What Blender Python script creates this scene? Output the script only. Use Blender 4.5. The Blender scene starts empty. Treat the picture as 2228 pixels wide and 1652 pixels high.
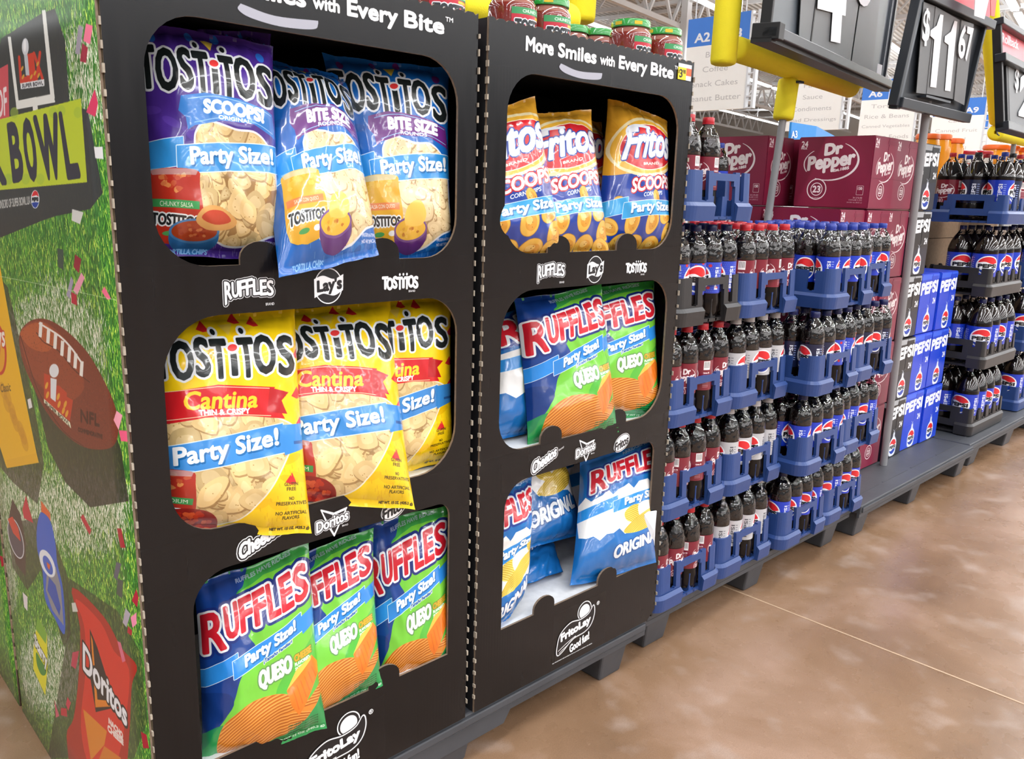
import bpy, bmesh, math, random
import numpy as np
from mathutils import Vector, Matrix, noise as mnoise
random.seed(7)
SC = bpy.context.scene
COL = SC.collection
# ---------------------------------------------------------------- camera
F_PX = 1806.0
CX, CY = 1114.0, 826.0
CAM = Vector((0.0, -1.17, 1.217))
_M = np.array([[0.72360778, -0.1303336, 0.67779416], [-0.68959407, -0.17804184, 0.70196946], [0.02918552, -0.9753534, -0.21870974]])
cam_data = bpy.data.cameras.new('camera')
cam = bpy.data.objects.new('camera', cam_data)
COL.objects.link(cam)
cam_data.sensor_width = 36.0
cam_data.lens = F_PX / 2228.0 * 36.0
cam_data.clip_start = 0.05
cam_data.clip_end = 300
mw = Matrix.Identity(4)
for r in range(3):
    mw[r][0] = _M[r, 0]; mw[r][1] = -_M[r, 1]; mw[r][2] = -_M[r, 2]; mw[r][3] = CAM[r]
cam.matrix_world = mw
SC.camera = cam
# ---------------------------------------------------------------- exposure, world, lights
SC.view_settings.view_transform = 'Standard'
SC.view_settings.look = 'None'
SC.view_settings.gamma = 1
SC.view_settings.use_curve_mapping = False
SC.view_settings.exposure = 0.12
world = bpy.data.worlds.new('store_air'); SC.world = world
world.use_nodes = True
world.node_tree.nodes['Background'].inputs[0].default_value = (0.93, 0.96, 1.0, 1)
world.node_tree.nodes['Background'].inputs[1].default_value = 0.4
STORE = math.radians(10.5)          # the building's own axes are turned against the row of pallets
SA = Vector((math.cos(STORE), math.sin(STORE), 0)); SB = Vector((-math.sin(STORE), math.cos(STORE), 0))
def strip_light(a, b, z, length, width, power):
    d = bpy.data.lights.new('strip_lamp_or_added_uplight', 'AREA'); d.shape = 'RECTANGLE'
    d.size = length; d.size_y = width; d.energy = power; d.color = (0.95, 0.975, 1.0)
    o = bpy.data.objects.new('strip_lamp_or_added_uplight', d); COL.objects.link(o)
    p = SA * a + SB * b; o.location = (p.x, p.y, z); o.rotation_euler = (0, 0, STORE)
    return o
for b_ in (-26.0, -22.0, -18.0, -14.0, -10.0, -6.0, -2.0):       # rows of strip lamps over the aisle side
    strip_light(24.0, b_, 6.1, 72.0, 0.14, 2100)
for b_ in (-22.0, -14.0, -6.0):              # added upward fill lamps: brighten the aisle-side roof deck that the cardboard reflects
    o = strip_light(26.0, b_, 6.35, 72.0, 0.3, 1700); o.rotation_euler = (math.pi, 0, STORE)
for b_ in (1.9, 8.5, 18.3):                    # more added upward fill along the store rows, lifting the dark far deck
    o = strip_light(38.0, b_, 6.35, 48.0, 0.3, 650); o.rotation_euler = (math.pi, 0, STORE)
for b_ in (1.9, 5.7, 8.5, 12.5, 18.3): strip_light(24.0, b_, 6.1, 72.0, 0.16, 850)

# ---------------------------------------------------------------- pixel helpers (used to read real positions off the photograph)
def ray(px, py):
    d = _M @ np.array([(px - CX) / F_PX, (py - CY) / F_PX, 1.0])
    return Vector(d)
def at(px, py, Y=0.0):               # point of the vertical plane y = Y seen at a photo pixel
    r = ray(px, py); t = (Y - CAM.y) / r.y
    return CAM + r * t
def at_x(px, py, X):
    r = ray(px, py); t = (X - CAM.x) / r.x
    return CAM + r * t
def at_plane(px, py, p0, n):
    r = ray(px, py); t = (p0 - CAM).dot(n) / r.dot(n)
    return CAM + r * t

# ---------------------------------------------------------------- tagging
def tag(o, label=None, cat=None, group=None, kind=None):
    if label: o['label'] = label
    if cat: o['category'] = cat
    if group: o['group'] = group
    if kind: o['kind'] = kind
    return o
def empty(name, loc=(0, 0, 0), rz=0.0, **k):
    o = bpy.data.objects.new(name, None); COL.objects.link(o)
    o.location = loc; o.rotation_euler = (0, 0, rz); o.empty_display_size = 0.02
    return tag(o, **k)
def link(name, me, parent=None, mats=(), smooth=False):
    for m in mats: me.materials.append(m)
    if smooth:
        me.polygons.foreach_set('use_smooth', [True] * len(me.polygons))
    o = bpy.data.objects.new(name, me); COL.objects.link(o)
    if parent is not None: o.parent = parent
    return o
def copy_tree(o, parent=None):
    c = o.copy(); COL.objects.link(c)
    if parent is not None: c.parent = parent
    for ch in list(o.children): copy_tree(ch, c)
    return c

# ---------------------------------------------------------------- materials
def srgb(c):
    return tuple(((x / 12.92) if x <= 0.04045 else ((x + 0.055) / 1.055) ** 2.4) for x in c)
def hexc(h):
    h = h.lstrip('#'); return tuple(int(h[i:i + 2], 16) / 255 for i in (0, 2, 4))
class NT:
    def __init__(s, name):
        s.m = bpy.data.materials.new(name); s.m.use_nodes = True
        s.n = s.m.node_tree.nodes; s.l = s.m.node_tree.links
        s.b = s.n['Principled BSDF']; s.out = s.n['Material Output']
    def new(s, t, **k):
        x = s.n.new(t)
        for a, v in k.items(): setattr(x, a, v)
        return x
    def link(s, a, b): s.l.new(a, b)
    def set(s, **k):
        for a, v in k.items():
            a = {'rough': 'Roughness', 'metal': 'Metallic', 'coat': 'Coat Weight', 'coat_r': 'Coat Roughness', 'spec': 'Specular IOR Level', 'alpha': 'Alpha', 'trans': 'Transmission Weight', 'ior': 'IOR'}[a]
            s.b.inputs[a].default_value = v
        return s
def plain(name, col, rough=0.5, var=0.06, scale=12.0, bump=0.0, bscale=60.0, **k):
    t = NT(name); t.set(rough=rough, **k)
    tc = t.new('ShaderNodeTexCoord'); nz = t.new('ShaderNodeTexNoise'); nz.inputs['Scale'].default_value = scale; nz.inputs['Detail'].default_value = 4
    t.link(tc.outputs['Object'], nz.inputs['Vector'])
    mp = t.new('ShaderNodeMapRange'); mp.inputs[3].default_value = 1 - var; mp.inputs[4].default_value = 1 + var
    t.link(nz.outputs['Fac'], mp.inputs[0])
    mx = t.new('ShaderNodeVectorMath', operation='SCALE'); mx.inputs[0].default_value = srgb(col)
    t.link(mp.outputs[0], mx.inputs['Scale']); t.link(mx.outputs[0], t.b.inputs['Base Color'])
    if bump:
        n2 = t.new('ShaderNodeTexNoise'); n2.inputs['Scale'].default_value = bscale; n2.inputs['Detail'].default_value = 3
        t.link(tc.outputs['Object'], n2.inputs['Vector'])
        bp = t.new('ShaderNodeBump'); bp.inputs['Strength'].default_value = bump; bp.inputs['Distance'].default_value = 0.002
        t.link(n2.outputs['Fac'], bp.inputs['Height']); t.link(bp.outputs[0], t.b.inputs['Normal'])
    return t.m
def cardboard(name, col, rough=0.42, flute=True, spec=0.5):
    t = NT(name); t.set(rough=rough, spec=spec)
    tc = t.new('ShaderNodeTexCoord')
    nz = t.new('ShaderNodeTexNoise'); nz.inputs['Scale'].default_value = 5; nz.inputs['Detail'].default_value = 6
    mpg = t.new('ShaderNodeMapping'); mpg.inputs['Scale'].default_value = (9, 9, 0.8)
    t.link(tc.outputs['Object'], mpg.inputs[0]); t.link(mpg.outputs[0], nz.inputs['Vector'])
    mp = t.new('ShaderNodeMapRange'); mp.inputs[3].default_value = 0.8; mp.inputs[4].default_value = 1.25
    t.link(nz.outputs['Fac'], mp.inputs[0])
    mx = t.new('ShaderNodeVectorMath', operation='SCALE'); mx.inputs[0].default_value = srgb(col)
    t.link(mp.outputs[0], mx.inputs['Scale']); t.link(mx.outputs[0], t.b.inputs['Base Color'])
    r2 = t.new('ShaderNodeMapRange'); r2.inputs[3].default_value = rough - 0.08; r2.inputs[4].default_value = rough + 0.12
    t.link(nz.outputs['Fac'], r2.inputs[0]); t.link(r2.outputs[0], t.b.inputs['Roughness'])
    if flute:
        wv = t.new('ShaderNodeTexWave'); wv.wave_type = 'BANDS'; wv.bands_direction = 'X'
        wv.inputs['Scale'].default_value = 40; wv.inputs['Distortion'].default_value = 1.5; wv.inputs['Detail'].default_value = 1
        m2 = t.new('ShaderNodeMapping'); m2.inputs['Scale'].default_value = (1, 1, 0.06)
        t.link(tc.outputs['Object'], m2.inputs[0]); t.link(m2.outputs[0], wv.inputs['Vector'])
        bp = t.new('ShaderNodeBump'); bp.inputs['Strength'].default_value = 0.05; bp.inputs['Distance'].default_value = 0.001
        t.link(wv.outputs['Fac'], bp.inputs['Height']); t.link(bp.outputs[0], t.b.inputs['Normal'])
    return t.m
def img_mat(name, img, rough=0.4, alpha=False, crinkle=0.0, coat=0.0, spec=0.5, cscale=9.0):
    t = NT(name); t.set(rough=rough, coat=coat, coat_r=0.08, spec=spec)
    ti = t.new('ShaderNodeTexImage'); ti.image = img; ti.extension = 'EXTEND'
    t.link(ti.outputs['Color'], t.b.inputs['Base Color'])
    if alpha: t.link(ti.outputs['Alpha'], t.b.inputs['Alpha'])
    if crinkle:
        tc = t.new('ShaderNodeTexCoord')
        mg = t.new('ShaderNodeMapping'); mg.inputs['Scale'].default_value = (1.0, 1.0, 0.55); t.link(tc.outputs['Object'], mg.inputs[0])
        n1 = t.new('ShaderNodeTexNoise', noise_type='RIDGED_MULTIFRACTAL'); n1.inputs['Scale'].default_value = cscale; n1.inputs['Detail'].default_value = 3.0
        n1.inputs['Distortion'].default_value = 0.8
        n2 = t.new('ShaderNodeTexNoise'); n2.inputs['Scale'].default_value = 45; n2.inputs['Detail'].default_value = 2
        t.link(mg.outputs[0], n1.inputs['Vector']); t.link(mg.outputs[0], n2.inputs['Vector'])
        ad = t.new('ShaderNodeMath', operation='MULTIPLY_ADD'); ad.inputs[1].default_value = 0.25
        t.link(n2.outputs['Fac'], ad.inputs[0]); t.link(n1.outputs['Fac'], ad.inputs[2])
        bp = t.new('ShaderNodeBump'); bp.inputs['Strength'].default_value = crinkle; bp.inputs['Distance'].default_value = 0.006
        t.link(ad.outputs[0], bp.inputs['Height']); t.link(bp.outputs[0], t.b.inputs['Normal']); t.link(bp.outputs[0], t.b.inputs['Coat Normal'])
    return t.m
def emit(name, col, s):
    t = NT(name); t.b.inputs['Base Color'].default_value = (*col, 1); t.b.inputs['Emission Color'].default_value = (*col, 1); t.b.inputs['Emission Strength'].default_value = s
    return t.m

# ---------------------------------------------------------------- mesh helpers
class MB:
    def __init__(s): s.v = []; s.f = []; s.mi = []; s.uv = None
    def add(s, vs, fs, mi=0):
        k = len(s.v); s.v += [tuple(v) for v in vs]
        s.f += [tuple(i + k for i in f) for f in fs]; s.mi += [mi] * len(fs)
    def box(s, a, b, mi=0):
        x0, y0, z0 = a; x1, y1, z1 = b
        s.add([(x0, y0, z0), (x1, y0, z0), (x1, y1, z0), (x0, y1, z0), (x0, y0, z1), (x1, y0, z1), (x1, y1, z1), (x0, y1, z1)],
              [(0, 3, 2, 1), (4, 5, 6, 7), (0, 1, 5, 4), (1, 2, 6, 5), (2, 3, 7, 6), (3, 0, 4, 7)], mi)
    def hexa(s, p, mi=0):
        s.add(p, [(0, 3, 2, 1), (4, 5, 6, 7), (0, 1, 5, 4), (1, 2, 6, 5), (2, 3, 7, 6), (3, 0, 4, 7)], mi)
    def beam(s, p, q, w, h=None, mi=0, up=(0, 0, 1)):
        p = Vector(p); q = Vector(q); h = h or w
        d = (q - p).normalized(); u = Vector(up)
        if abs(d.dot(u)) > 0.98: u = Vector((1, 0, 0))
        x = d.cross(u).normalized() * w / 2; y = x.cross(d).normalized() * h / 2
        s.hexa([p - x - y, p + x - y, p + x + y, p - x + y, q - x - y, q + x - y, q + x + y, q - x + y], mi)
    def tube(s, p, q, r, n=12, mi=0, r2=None, caps=True):
        p = Vector(p); q = Vector(q); d = (q - p).normalized(); r2 = r if r2 is None else r2
        u = Vector((0, 0, 1)) if abs(d.z) < 0.95 else Vector((1, 0, 0))
        x = d.cross(u).normalized(); y = d.cross(x)
        vs = [p + (x * math.cos(t) + y * math.sin(t)) * r for t in [2 * math.pi * i / n for i in range(n)]]
        vs += [q + (x * math.cos(t) + y * math.sin(t)) * r2 for t in [2 * math.pi * i / n for i in range(n)]]
        fs = [(i, (i + 1) % n, n + (i + 1) % n, n + i) for i in range(n)]
        if caps: fs += [tuple(range(n))[::-1], tuple(range(n, 2 * n))]
        s.add(vs, fs, mi)
    def lathe(s, prof, n=20, mi=0, cap=True, mis=None):
        vs = []; fs = []
        for (r, z) in prof:
            vs += [(r * math.cos(2 * math.pi * i / n), r * math.sin(2 * math.pi * i / n), z) for i in range(n)]
        k = len(s.v)
        s.v += vs
        for j in range(len(prof) - 1):
            for i in range(n):
                s.f.append((k + j * n + i, k + j * n + (i + 1) % n, k + (j + 1) * n + (i + 1) % n, k + (j + 1) * n + i)); s.mi.append(mis[j] if mis else mi)
        if cap:
            s.f.append(tuple(k + i for i in range(n))[::-1]); s.mi.append(mis[0] if mis else mi)
            s.f.append(tuple(k + (len(prof) - 1) * n + i for i in range(n))); s.mi.append(mis[-1] if mis else mi)
    def mesh(s, name='m'):
        me = bpy.data.meshes.new(name); me.from_pydata(s.v, [], s.f)
        me.polygons.foreach_set('material_index', s.mi); me.update(); return me
    def build(s, name, mats, parent=None, smooth=False, bevel=0.0, angle=40):
        me = s.mesh(name)
        if bevel:
            bm = bmesh.new(); bm.from_mesh(me); bmesh.ops.remove_doubles(bm, verts=bm.verts, dist=1e-5)
            bmesh.ops.bevel(bm, geom=[e for e in bm.edges if len(e.link_faces) == 2 and e.calc_face_angle(0) > 0.6], offset=bevel, segments=2, affect='EDGES', profile=0.5)
            bm.to_mesh(me); bm.free()
        o = link(name, me, parent, mats if isinstance(mats, (list, tuple)) else [mats])
        if smooth:
            me.polygons.foreach_set('use_smooth', [True] * len(me.polygons))
            me.set_sharp_from_angle(angle=math.radians(angle))
        return o
def plate(loops, th, name, mats, parent, xform, edge_slot=True):
    """flat sheet with holes: loops in 2-D (first is the outline), thickness th, xform maps (x, y, depth) to 3-D"""
    cu = bpy.data.curves.new('c', 'CURVE'); cu.dimensions = '2D'; cu.fill_mode = 'BOTH'; cu.extrude = th / 2
    for lp in loops:
        sp = cu.splines.new('POLY'); sp.points.add(len(lp) - 1); sp.use_cyclic_u = True
        for p, (x, y) in zip(sp.points, lp): p.co = (x, y, 0, 1)
    ob = bpy.data.objects.new('c', cu); COL.objects.link(ob)
    dg = bpy.context.evaluated_depsgraph_get(); me = bpy.data.meshes.new_from_object(ob.evaluated_get(dg))
    bpy.data.objects.remove(ob)
    me.materials.clear()
    for m in mats: me.materials.append(m)
    for p in me.polygons:
        p.material_index = 1 if (edge_slot and len(mats) > 1 and abs(p.normal.z) < 0.5) else 0
        p.use_smooth = False
    for v in me.vertices: v.co = xform(v.co.x, v.co.y, v.co.z)
    bm = bmesh.new(); bm.from_mesh(me); bmesh.ops.remove_doubles(bm, verts=bm.verts, dist=1e-6)
    bmesh.ops.recalc_face_normals(bm, faces=bm.faces); bm.to_mesh(me); bm.free()
    me.name = name
    o = bpy.data.objects.new(name, me); COL.objects.link(o)
    if parent is not None: o.parent = parent
    return o
# ---- glyph outlines
_gl = {}
def glyphs(s, off=0.0):
    k = (s, off)
    if k in _gl: return _gl[k]
    cu = bpy.data.curves.new('t', 'FONT'); cu.body = s; cu.resolution_u = 3; cu.offset = off
    ob = bpy.data.objects.new('t', cu); COL.objects.link(ob)
    dg = bpy.context.evaluated_depsgraph_get(); me = bpy.data.meshes.new_from_object(ob.evaluated_get(dg))
    bpy.data.objects.remove(ob)
    V = np.array([v.co[:2] for v in me.vertices]); cnt = {}
    for p in me.polygons:
        for e in p.edge_keys: cnt[e] = cnt.get(e, 0) + 1
    E_ = np.array([e for e, c in cnt.items() if c == 1])
    T = [tuple(p.vertices) for p in me.polygons]
    lo = V.min(0); hi = V.max(0)
    V = (V - lo) / (hi - lo)
    _gl[k] = (V, E_, T, (hi - lo)[0] / (hi - lo)[1])
    return _gl[k]
def text_mesh(s, quad, name, mat, parent=None, lift=0.0006, off=0.02, bow=0.0):
    """flat lettering whose box fills the 3-D quad TL, TR, BR, BL"""
    V, E_, T, asp = glyphs(s, off)
    TL, TR, BR, BL = [Vector(q) for q in quad]
    n = (TR - TL).cross(BL - TL).normalized()
    if n.dot(CAM - TL) < 0: n = -n
    vs = []
    for u, v in V:
        v2 = v + bow * 4 * u * (1 - u)
        p = (BL * (1 - u) + BR * u) * (1 - v2) + (TL * (1 - u) + TR * u) * v2
        vs.append(p + n * lift)
    me = bpy.data.meshes.new(name); me.from_pydata([tuple(v) for v in vs], [], T); me.update()
    return link(name, me, parent, [mat])

# ---------------------------------------------------------------- print artwork painter
class Art:
    def __init__(s, W, H, uw, uh, bg=None, ss=2):
        s.ss = ss; s.W = W * ss; s.H = H * ss; s.kx = s.W / uw; s.ky = s.H / uh; s.uw = uw; s.uh = uh
        s.c = np.zeros((s.H, s.W, 3), np.float32); s.a = np.zeros((s.H, s.W), np.float32)
        if bg is not None: s.c[:] = hexc(bg) if isinstance(bg, str) else bg; s.a[:] = 1
        s.map = None
    def _pt(s, P):
        P = np.asarray(P, float)
        if s.map is not None: P = s.map(P)
        return P * np.array([s.kx, s.ky])
    def _mask(s, segs, grow=0.0, clip=None):
        g = int(round(grow * s.kx)) if grow else 0
        x0 = int(max(0, math.floor(segs[:, 0::2].min()) - g - 1)); x1 = int(min(s.W, math.ceil(segs[:, 0::2].max()) + g + 2))
        y0 = int(max(0, math.floor(segs[:, 1::2].min()) - g - 1)); y1 = int(min(s.H, math.ceil(segs[:, 1::2].max()) + g + 2))
        if x1 <= x0 or y1 <= y0: return None
        w, h = x1 - x0, y1 - y0
        D = np.zeros((h, w + 1), np.int32)
        sx0, sy0, sx1, sy1 = segs.T
        sw = sy0 > sy1
        ax = np.where(sw, sx1, sx0); ay = np.where(sw, sy1, sy0); bx = np.where(sw, sx0, sx1); by = np.where(sw, sy0, sy1)
        r0 = np.maximum(np.ceil(ay - 0.5), y0).astype(int); r1 = np.minimum(np.ceil(by - 0.5), y1).astype(int)
        n = np.maximum(r1 - r0, 0)
        if n.sum():
            idx = np.repeat(np.arange(len(n)), n); start = np.repeat(np.cumsum(n) - n, n)
            rows = r0[idx] + (np.arange(n.sum()) - start)
            t = (rows + 0.5 - ay[idx]) / (by[idx] - ay[idx] + 1e-12)
            xs = ax[idx] + t * (bx[idx] - ax[idx])
            cols = np.clip(np.ceil(xs - 0.5).astype(int) - x0, 0, w)
            np.add.at(D, (rows - y0, cols), 1)
        m = (np.cumsum(D[:, :w], axis=1) % 2).astype(bool)
        if g > 0:
            out = np.zeros_like(m); csum = np.zeros((h, w + 1), np.int32)
            csum[:, 1:] = np.cumsum(m, axis=1)
            ar = np.arange(w)
            for dy in range(-g, g + 1):
                q = int(math.sqrt(g * g - dy * dy))
                hi = np.minimum(ar + q + 1, w); lo = np.maximum(ar - q, 0)
                hd = (csum[:, hi] - csum[:, lo]) > 0
                if dy >= 0: out[dy:] |= hd[:h - dy] if dy else hd
                else: out[:dy] |= hd[-dy:]
            m = out
        return x0, y0, m
    def _put(s, r, col, alpha=1.0, clip=None):
        if r is None: return
        x0, y0, m = r; h, w = m.shape
        col = hexc(col) if isinstance(col, str) else col
        a = m.astype(np.float32) * alpha
        if clip is not None: a = a * clip[y0:y0 + h, x0:x0 + w]
        C = s.c[y0:y0 + h, x0:x0 + w]; A = s.a[y0:y0 + h, x0:x0 + w]
        na = a + A * (1 - a)
        C[:] = np.where(na[..., None] > 1e-6, (np.array(col, np.float32) * a[..., None] + C * (A * (1 - a))[..., None]) / np.maximum(na[..., None], 1e-6), C)
        A[:] = na
    def segs(s, P, closed=True):
        P = s._pt(P); Q = np.roll(P, -1, axis=0)
        S_ = np.concatenate([P, Q], axis=1)
        return S_ if closed else S_[:-1]
    def poly(s, P, col, alpha=1, grow=0, clip=None):
        s._put(s._mask(s.segs(P), grow), col, alpha, clip)
    def clipmask(s, P):
        out = np.zeros((s.H, s.W), np.float32); r = s._mask(s.segs(P))
        if r is not None: x0, y0, m = r; out[y0:y0 + m.shape[0], x0:x0 + m.shape[1]] = m
        return out
    def ell(s, cx, cy, rx, ry, col, alpha=1, rot=0, n=40, grow=0, clip=None, a0=0, a1=360):
        t = np.radians(np.linspace(a0, a1, n, endpoint=(a1 - a0 < 360))); c, q = math.cos(math.radians(rot)), math.sin(math.radians(rot))
        x = rx * np.cos(t); y = ry * np.sin(t)
        s.poly(np.stack([cx + x * c - y * q, cy + x * q + y * c], 1), col, alpha, grow, clip)
    def line(s, P, w, col, alpha=1, clip=None):
        P = np.asarray(P, float); d = np.gradient(P, axis=0); d /= (np.linalg.norm(d, axis=1, keepdims=True) + 1e-9)
        n = np.stack([-d[:, 1], d[:, 0]], 1) * w / 2
        s.poly(np.concatenate([P + n, (P - n)[::-1]]), col, alpha, 0, clip)
    def text(s, t, quad, col, out=(), alpha=1, bow=0.0, bold=0.0, clip=None, wob=None, off=0.0):
        """quad = TL,TR,BR,BL or (x0,y0,x1,y1); out = [(grow,col),...] painted widest first"""
        if len(quad) == 4 and not hasattr(quad[0], '__len__'):
            x0, y0, x1, y1 = quad; quad = [(x0, y0), (x1, y0), (x1, y1), (x0, y1)]
        V, E_, T, asp = glyphs(t, off)
        TL, TR, BR, BL = [np.array(q, float) for q in quad]
        u = V[:, :1]; v = V[:, 1:] + bow * 4 * u * (1 - u)
        P = (BL * (1 - u) + BR * u) * (1 - v) + (TL * (1 - u) + TR * u) * v
        if wob: P = wob(P)
        P = s._pt(P)
        S_ = np.concatenate([P[E_[:, 0]], P[E_[:, 1]]], 1)
        for g, c in out: s._put(s._mask(S_, g + bold), c, alpha, clip)
        s._put(s._mask(S_, bold), col, alpha, clip)
    def image(s, name):
        k = s.ss
        A = s.a.reshape(s.H // k, k, s.W // k, k).mean((1, 3)); C = (s.c * s.a[..., None]).reshape(s.H // k, k, s.W // k, k, 3).mean((1, 3)) / np.maximum(A[..., None], 1e-4)
        buf = np.concatenate([np.clip(C, 0, 1), A[..., None]], 2)[::-1].astype(np.float32)
        im = bpy.data.images.new(name, s.W // k, s.H // k, alpha=True); im.pixels.foreach_set(np.ascontiguousarray(buf).ravel()); im.update(); im.pack()
        return im
RNG = np.random.RandomState(3)
def blob(cx, cy, rx, ry, n=8, j=0.25, rot=0):
    t = np.sort(np.linspace(0, 2 * np.pi, n, endpoint=False) + RNG.uniform(-.3, .3, n)); r = 1 + RNG.uniform(-j, j, n)
    x = rx * r * np.cos(t); y = ry * r * np.sin(t); c, q = math.cos(rot), math.sin(rot)
    return np.stack([cx + x * c - y * q, cy + x * q + y * c], 1)
def smooth(P, k=6):
    P = np.asarray(P, float); n = len(P); out = []
    for i in range(n):
        a, b, c, d = P[i - 1], P[i], P[(i + 1) % n], P[(i + 2) % n]
        for t in np.linspace(0, 1, k, endpoint=False):
            out.append(0.5 * ((2 * b) + (-a + c) * t + (2 * a - 5 * b + 4 * c - d) * t * t + (-a + 3 * b - 3 * c + d) * t ** 3))
    return np.array(out)
def openspline(P, k=8):
    P = np.asarray(P, float); P = np.vstack([2 * P[0] - P[1], P, 2 * P[-1] - P[-2]]); out = []
    for i in range(1, len(P) - 2):
        a, b, c, d = P[i - 1], P[i], P[i + 1], P[i + 2]
        for t in np.linspace(0, 1, k, endpoint=False):
            out.append(0.5 * ((2 * b) + (-a + c) * t + (2 * a - 5 * b + 4 * c - d) * t * t + (-a + 3 * b - 3 * c + d) * t ** 3))
    out.append(P[-2]); return np.array(out)
def mixc(a, b, t): return tuple(x * (1 - t) + y * t for x, y in zip(a, b))

def corn_chips(A, clip, x0, y0, x1, y1, n=60, base=(0.88, 0.76, 0.53), size=13):
    A.poly([(x0, y0), (x1, y0), (x1, y1), (x0, y1)], (0.62, 0.47, 0.27), clip=clip)
    for i in range(n):
        cx, cy = RNG.uniform(x0, x1), RNG.uniform(y0, y1); sz = size * RNG.uniform(.6, 1.15); k = RNG.randint(3, 6)
        P = smooth(blob(cx, cy, sz, sz * RNG.uniform(.45, .95), k, .22, RNG.uniform(0, 6)), 4)
        b = RNG.uniform(.86, 1.08); c = tuple(min(1, q * b) for q in base)
        A.poly(P + np.array([.6, 1.1]), mixc(c, (0.45, 0.3, 0.14), .6), .8, .5, clip)  # shade beneath each chip, painted as a darker offset copy
        A.poly(P, c, 1, .3, clip)
        A.poly(P * .55 + P.mean(0) * .45, mixc(c, (1, .93, .75), .35), .8, .6, clip)  # paler middle painted in as soft shading on the chip
        for _ in range(3):
            q = P.mean(0) + RNG.uniform(-.5, .5, 2) * sz; A.ell(q[0], q[1], .5, .4, (0.62, 0.45, 0.22), .7, n=6, clip=clip)
def party_band(A, L, R, h, txt=(34, 95), col='#2f8fd8', tail=True, bowv=0.0, edge='#d9ecf8', sh='#1566a8'):
    """ribbon from L=(x,y) to R=(x,y) with height h"""
    (xa, ya), (xb, yb) = L, R; xm = xa + (txt[0] - xa) * 0.8
    ym = ya + (yb - ya) * (xm - xa) / (xb - xa)
    if tail:
        A.poly([(xa, ya - 3), (xm + 2, ym - 5), (xm + 2, ym + h - 5), (xa, ya + h - 3)], edge, grow=.5)
        A.poly([(xa, ya - 3), (xm + 2, ym - 5), (xm + 2, ym + h - 5), (xa, ya + h - 3)], col)
    top = openspline([(xm - 3, ym + 1), (xm + (xb - xm) * .35, ym + (yb - ym) * .35 + bowv), (xm + (xb - xm) * .7, ym + (yb - ym) * .7 - bowv), (xb, yb)])
    bot = top + np.array([0, h])
    P = np.concatenate([top, bot[::-1]])
    A.poly(P, edge, grow=.6); A.poly(P, col)
    (ta, tb) = txt
    def yy(x): return ym + (yb - ym) * (x - xm) / (xb - xm)
    q = [(ta, yy(ta) + h * .1), (tb, yy(tb) + h * .12), (tb, yy(tb) + h * .86), (ta, yy(ta) + h * .92)]
    A.text('Party Size!', [(x + .7, y + .9) for x, y in q], sh, bold=.9)
    A.text('Party Size!', q, '#f4f8fb', bold=.55)
def logo_t(A, x0, y0, x1, y1, slope=0.0, i_dot='#e03a3a'):
    """lumpy black lettering in a white outline"""
    W = x1 - x0; let = [('T', 0, .13), ('O', .115, .16), ('S', .275, .11), ('T', .385, .12), ('i', .515, .05), ('T', .575, .12), ('O', .68, .165), ('S', .855, .135)]
    qs = []
    for k, (ch, a, w) in enumerate(let):
        xa, xb = x0 + a * W + 1.1, x0 + (a + w) * W - 1.3; dy = slope * a + (1.0 if k % 2 else -.6)
        ya = y0 + dy + ((y1 - y0) * (.12 if ch == 'i' else 0)); yb = y1 + dy
        if ch == 'i': ya = y0 + dy + (y1 - y0) * .42
        qs.append((('I' if ch == 'i' else ch), [(xa, ya), (xb, ya), (xb, yb), (xa, yb)]))
    for ch, q in qs: A.text(ch, q, '#e9edf2', bold=2.5)
    for ch, q in qs: A.text(ch, q, '#1c2222', bold=1.0)
    xi = x0 + .54 * W; yi = y0 + slope * .5 + (y1 - y0) * .27
    A.ell(xi, yi, 3.6, 2.6, '#e9edf2', grow=1.3); A.ell(xi, yi, 3.4, 2.3, i_dot, rot=-12)
    for xx in (.43, .63):
        A.ell(x0 + xx * W, y0 + slope * xx - 4.5, 2.0, 2.4, '#e9edf2', grow=1.4); A.ell(x0 + xx * W, y0 + slope * xx - 4.5, 1.7, 2.2, '#1c2222')
    A.poly([(x0 + .49 * W, y0 - 9 + slope * .5), (x0 + .58 * W, y0 - 9.5 + slope * .5), (x0 + .535 * W, y0 - 2 + slope * .5)], '#e9c64a', grow=.3)
def jar_art(A, x, y, w, h, body, label, txt, lidc='#c9d4dc', clip=None, band='#3f9a54'):
    A.poly(smooth([(x + w * .08, y), (x + w * .92, y), (x + w, y + h * .2), (x + w * .97, y + h), (x + w * .05, y + h), (x, y + h * .2)], 4), body, grow=.4)
    for i in range(16):
        A.poly(blob(x + RNG.uniform(.15, .85) * w, y + RNG.uniform(.03, .3) * h, 2.2, 1.7), mixc(hexc(body), (1, .85, .45), RNG.uniform(.1, .6)))
    A.poly([(x, y - 1), (x + w, y - 1), (x + w * .93, y + 3), (x + w * .07, y + 3)], lidc, .55)
    A.poly([(x + .5, y + h * .42), (x + w - .5, y + h * .46), (x + w - .8, y + h * .58), (x + .6, y + h * .54)], band)
    A.text(label, [(x + w * .2, y + h * .455), (x + w * .85, y + h * .485), (x + w * .85, y + h * .555), (x + w * .2, y + h * .53)], '#f0efe0')
    A.text(txt, [(x + 1.5, y + h * .63), (x + w - 1, y + h * .7), (x + w - 1, y + h * .83), (x + 1.5, y + h * .8)], '#26282a', out=[(1.0, '#eceff0')], bold=.35)
    A.ell(x + w * .4, y + h * .94, 5, 1.6, '#4f9a55'); A.ell(x + w * .75, y + h * .94, 3.5, 1.8, '#f0f0ee')
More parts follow.
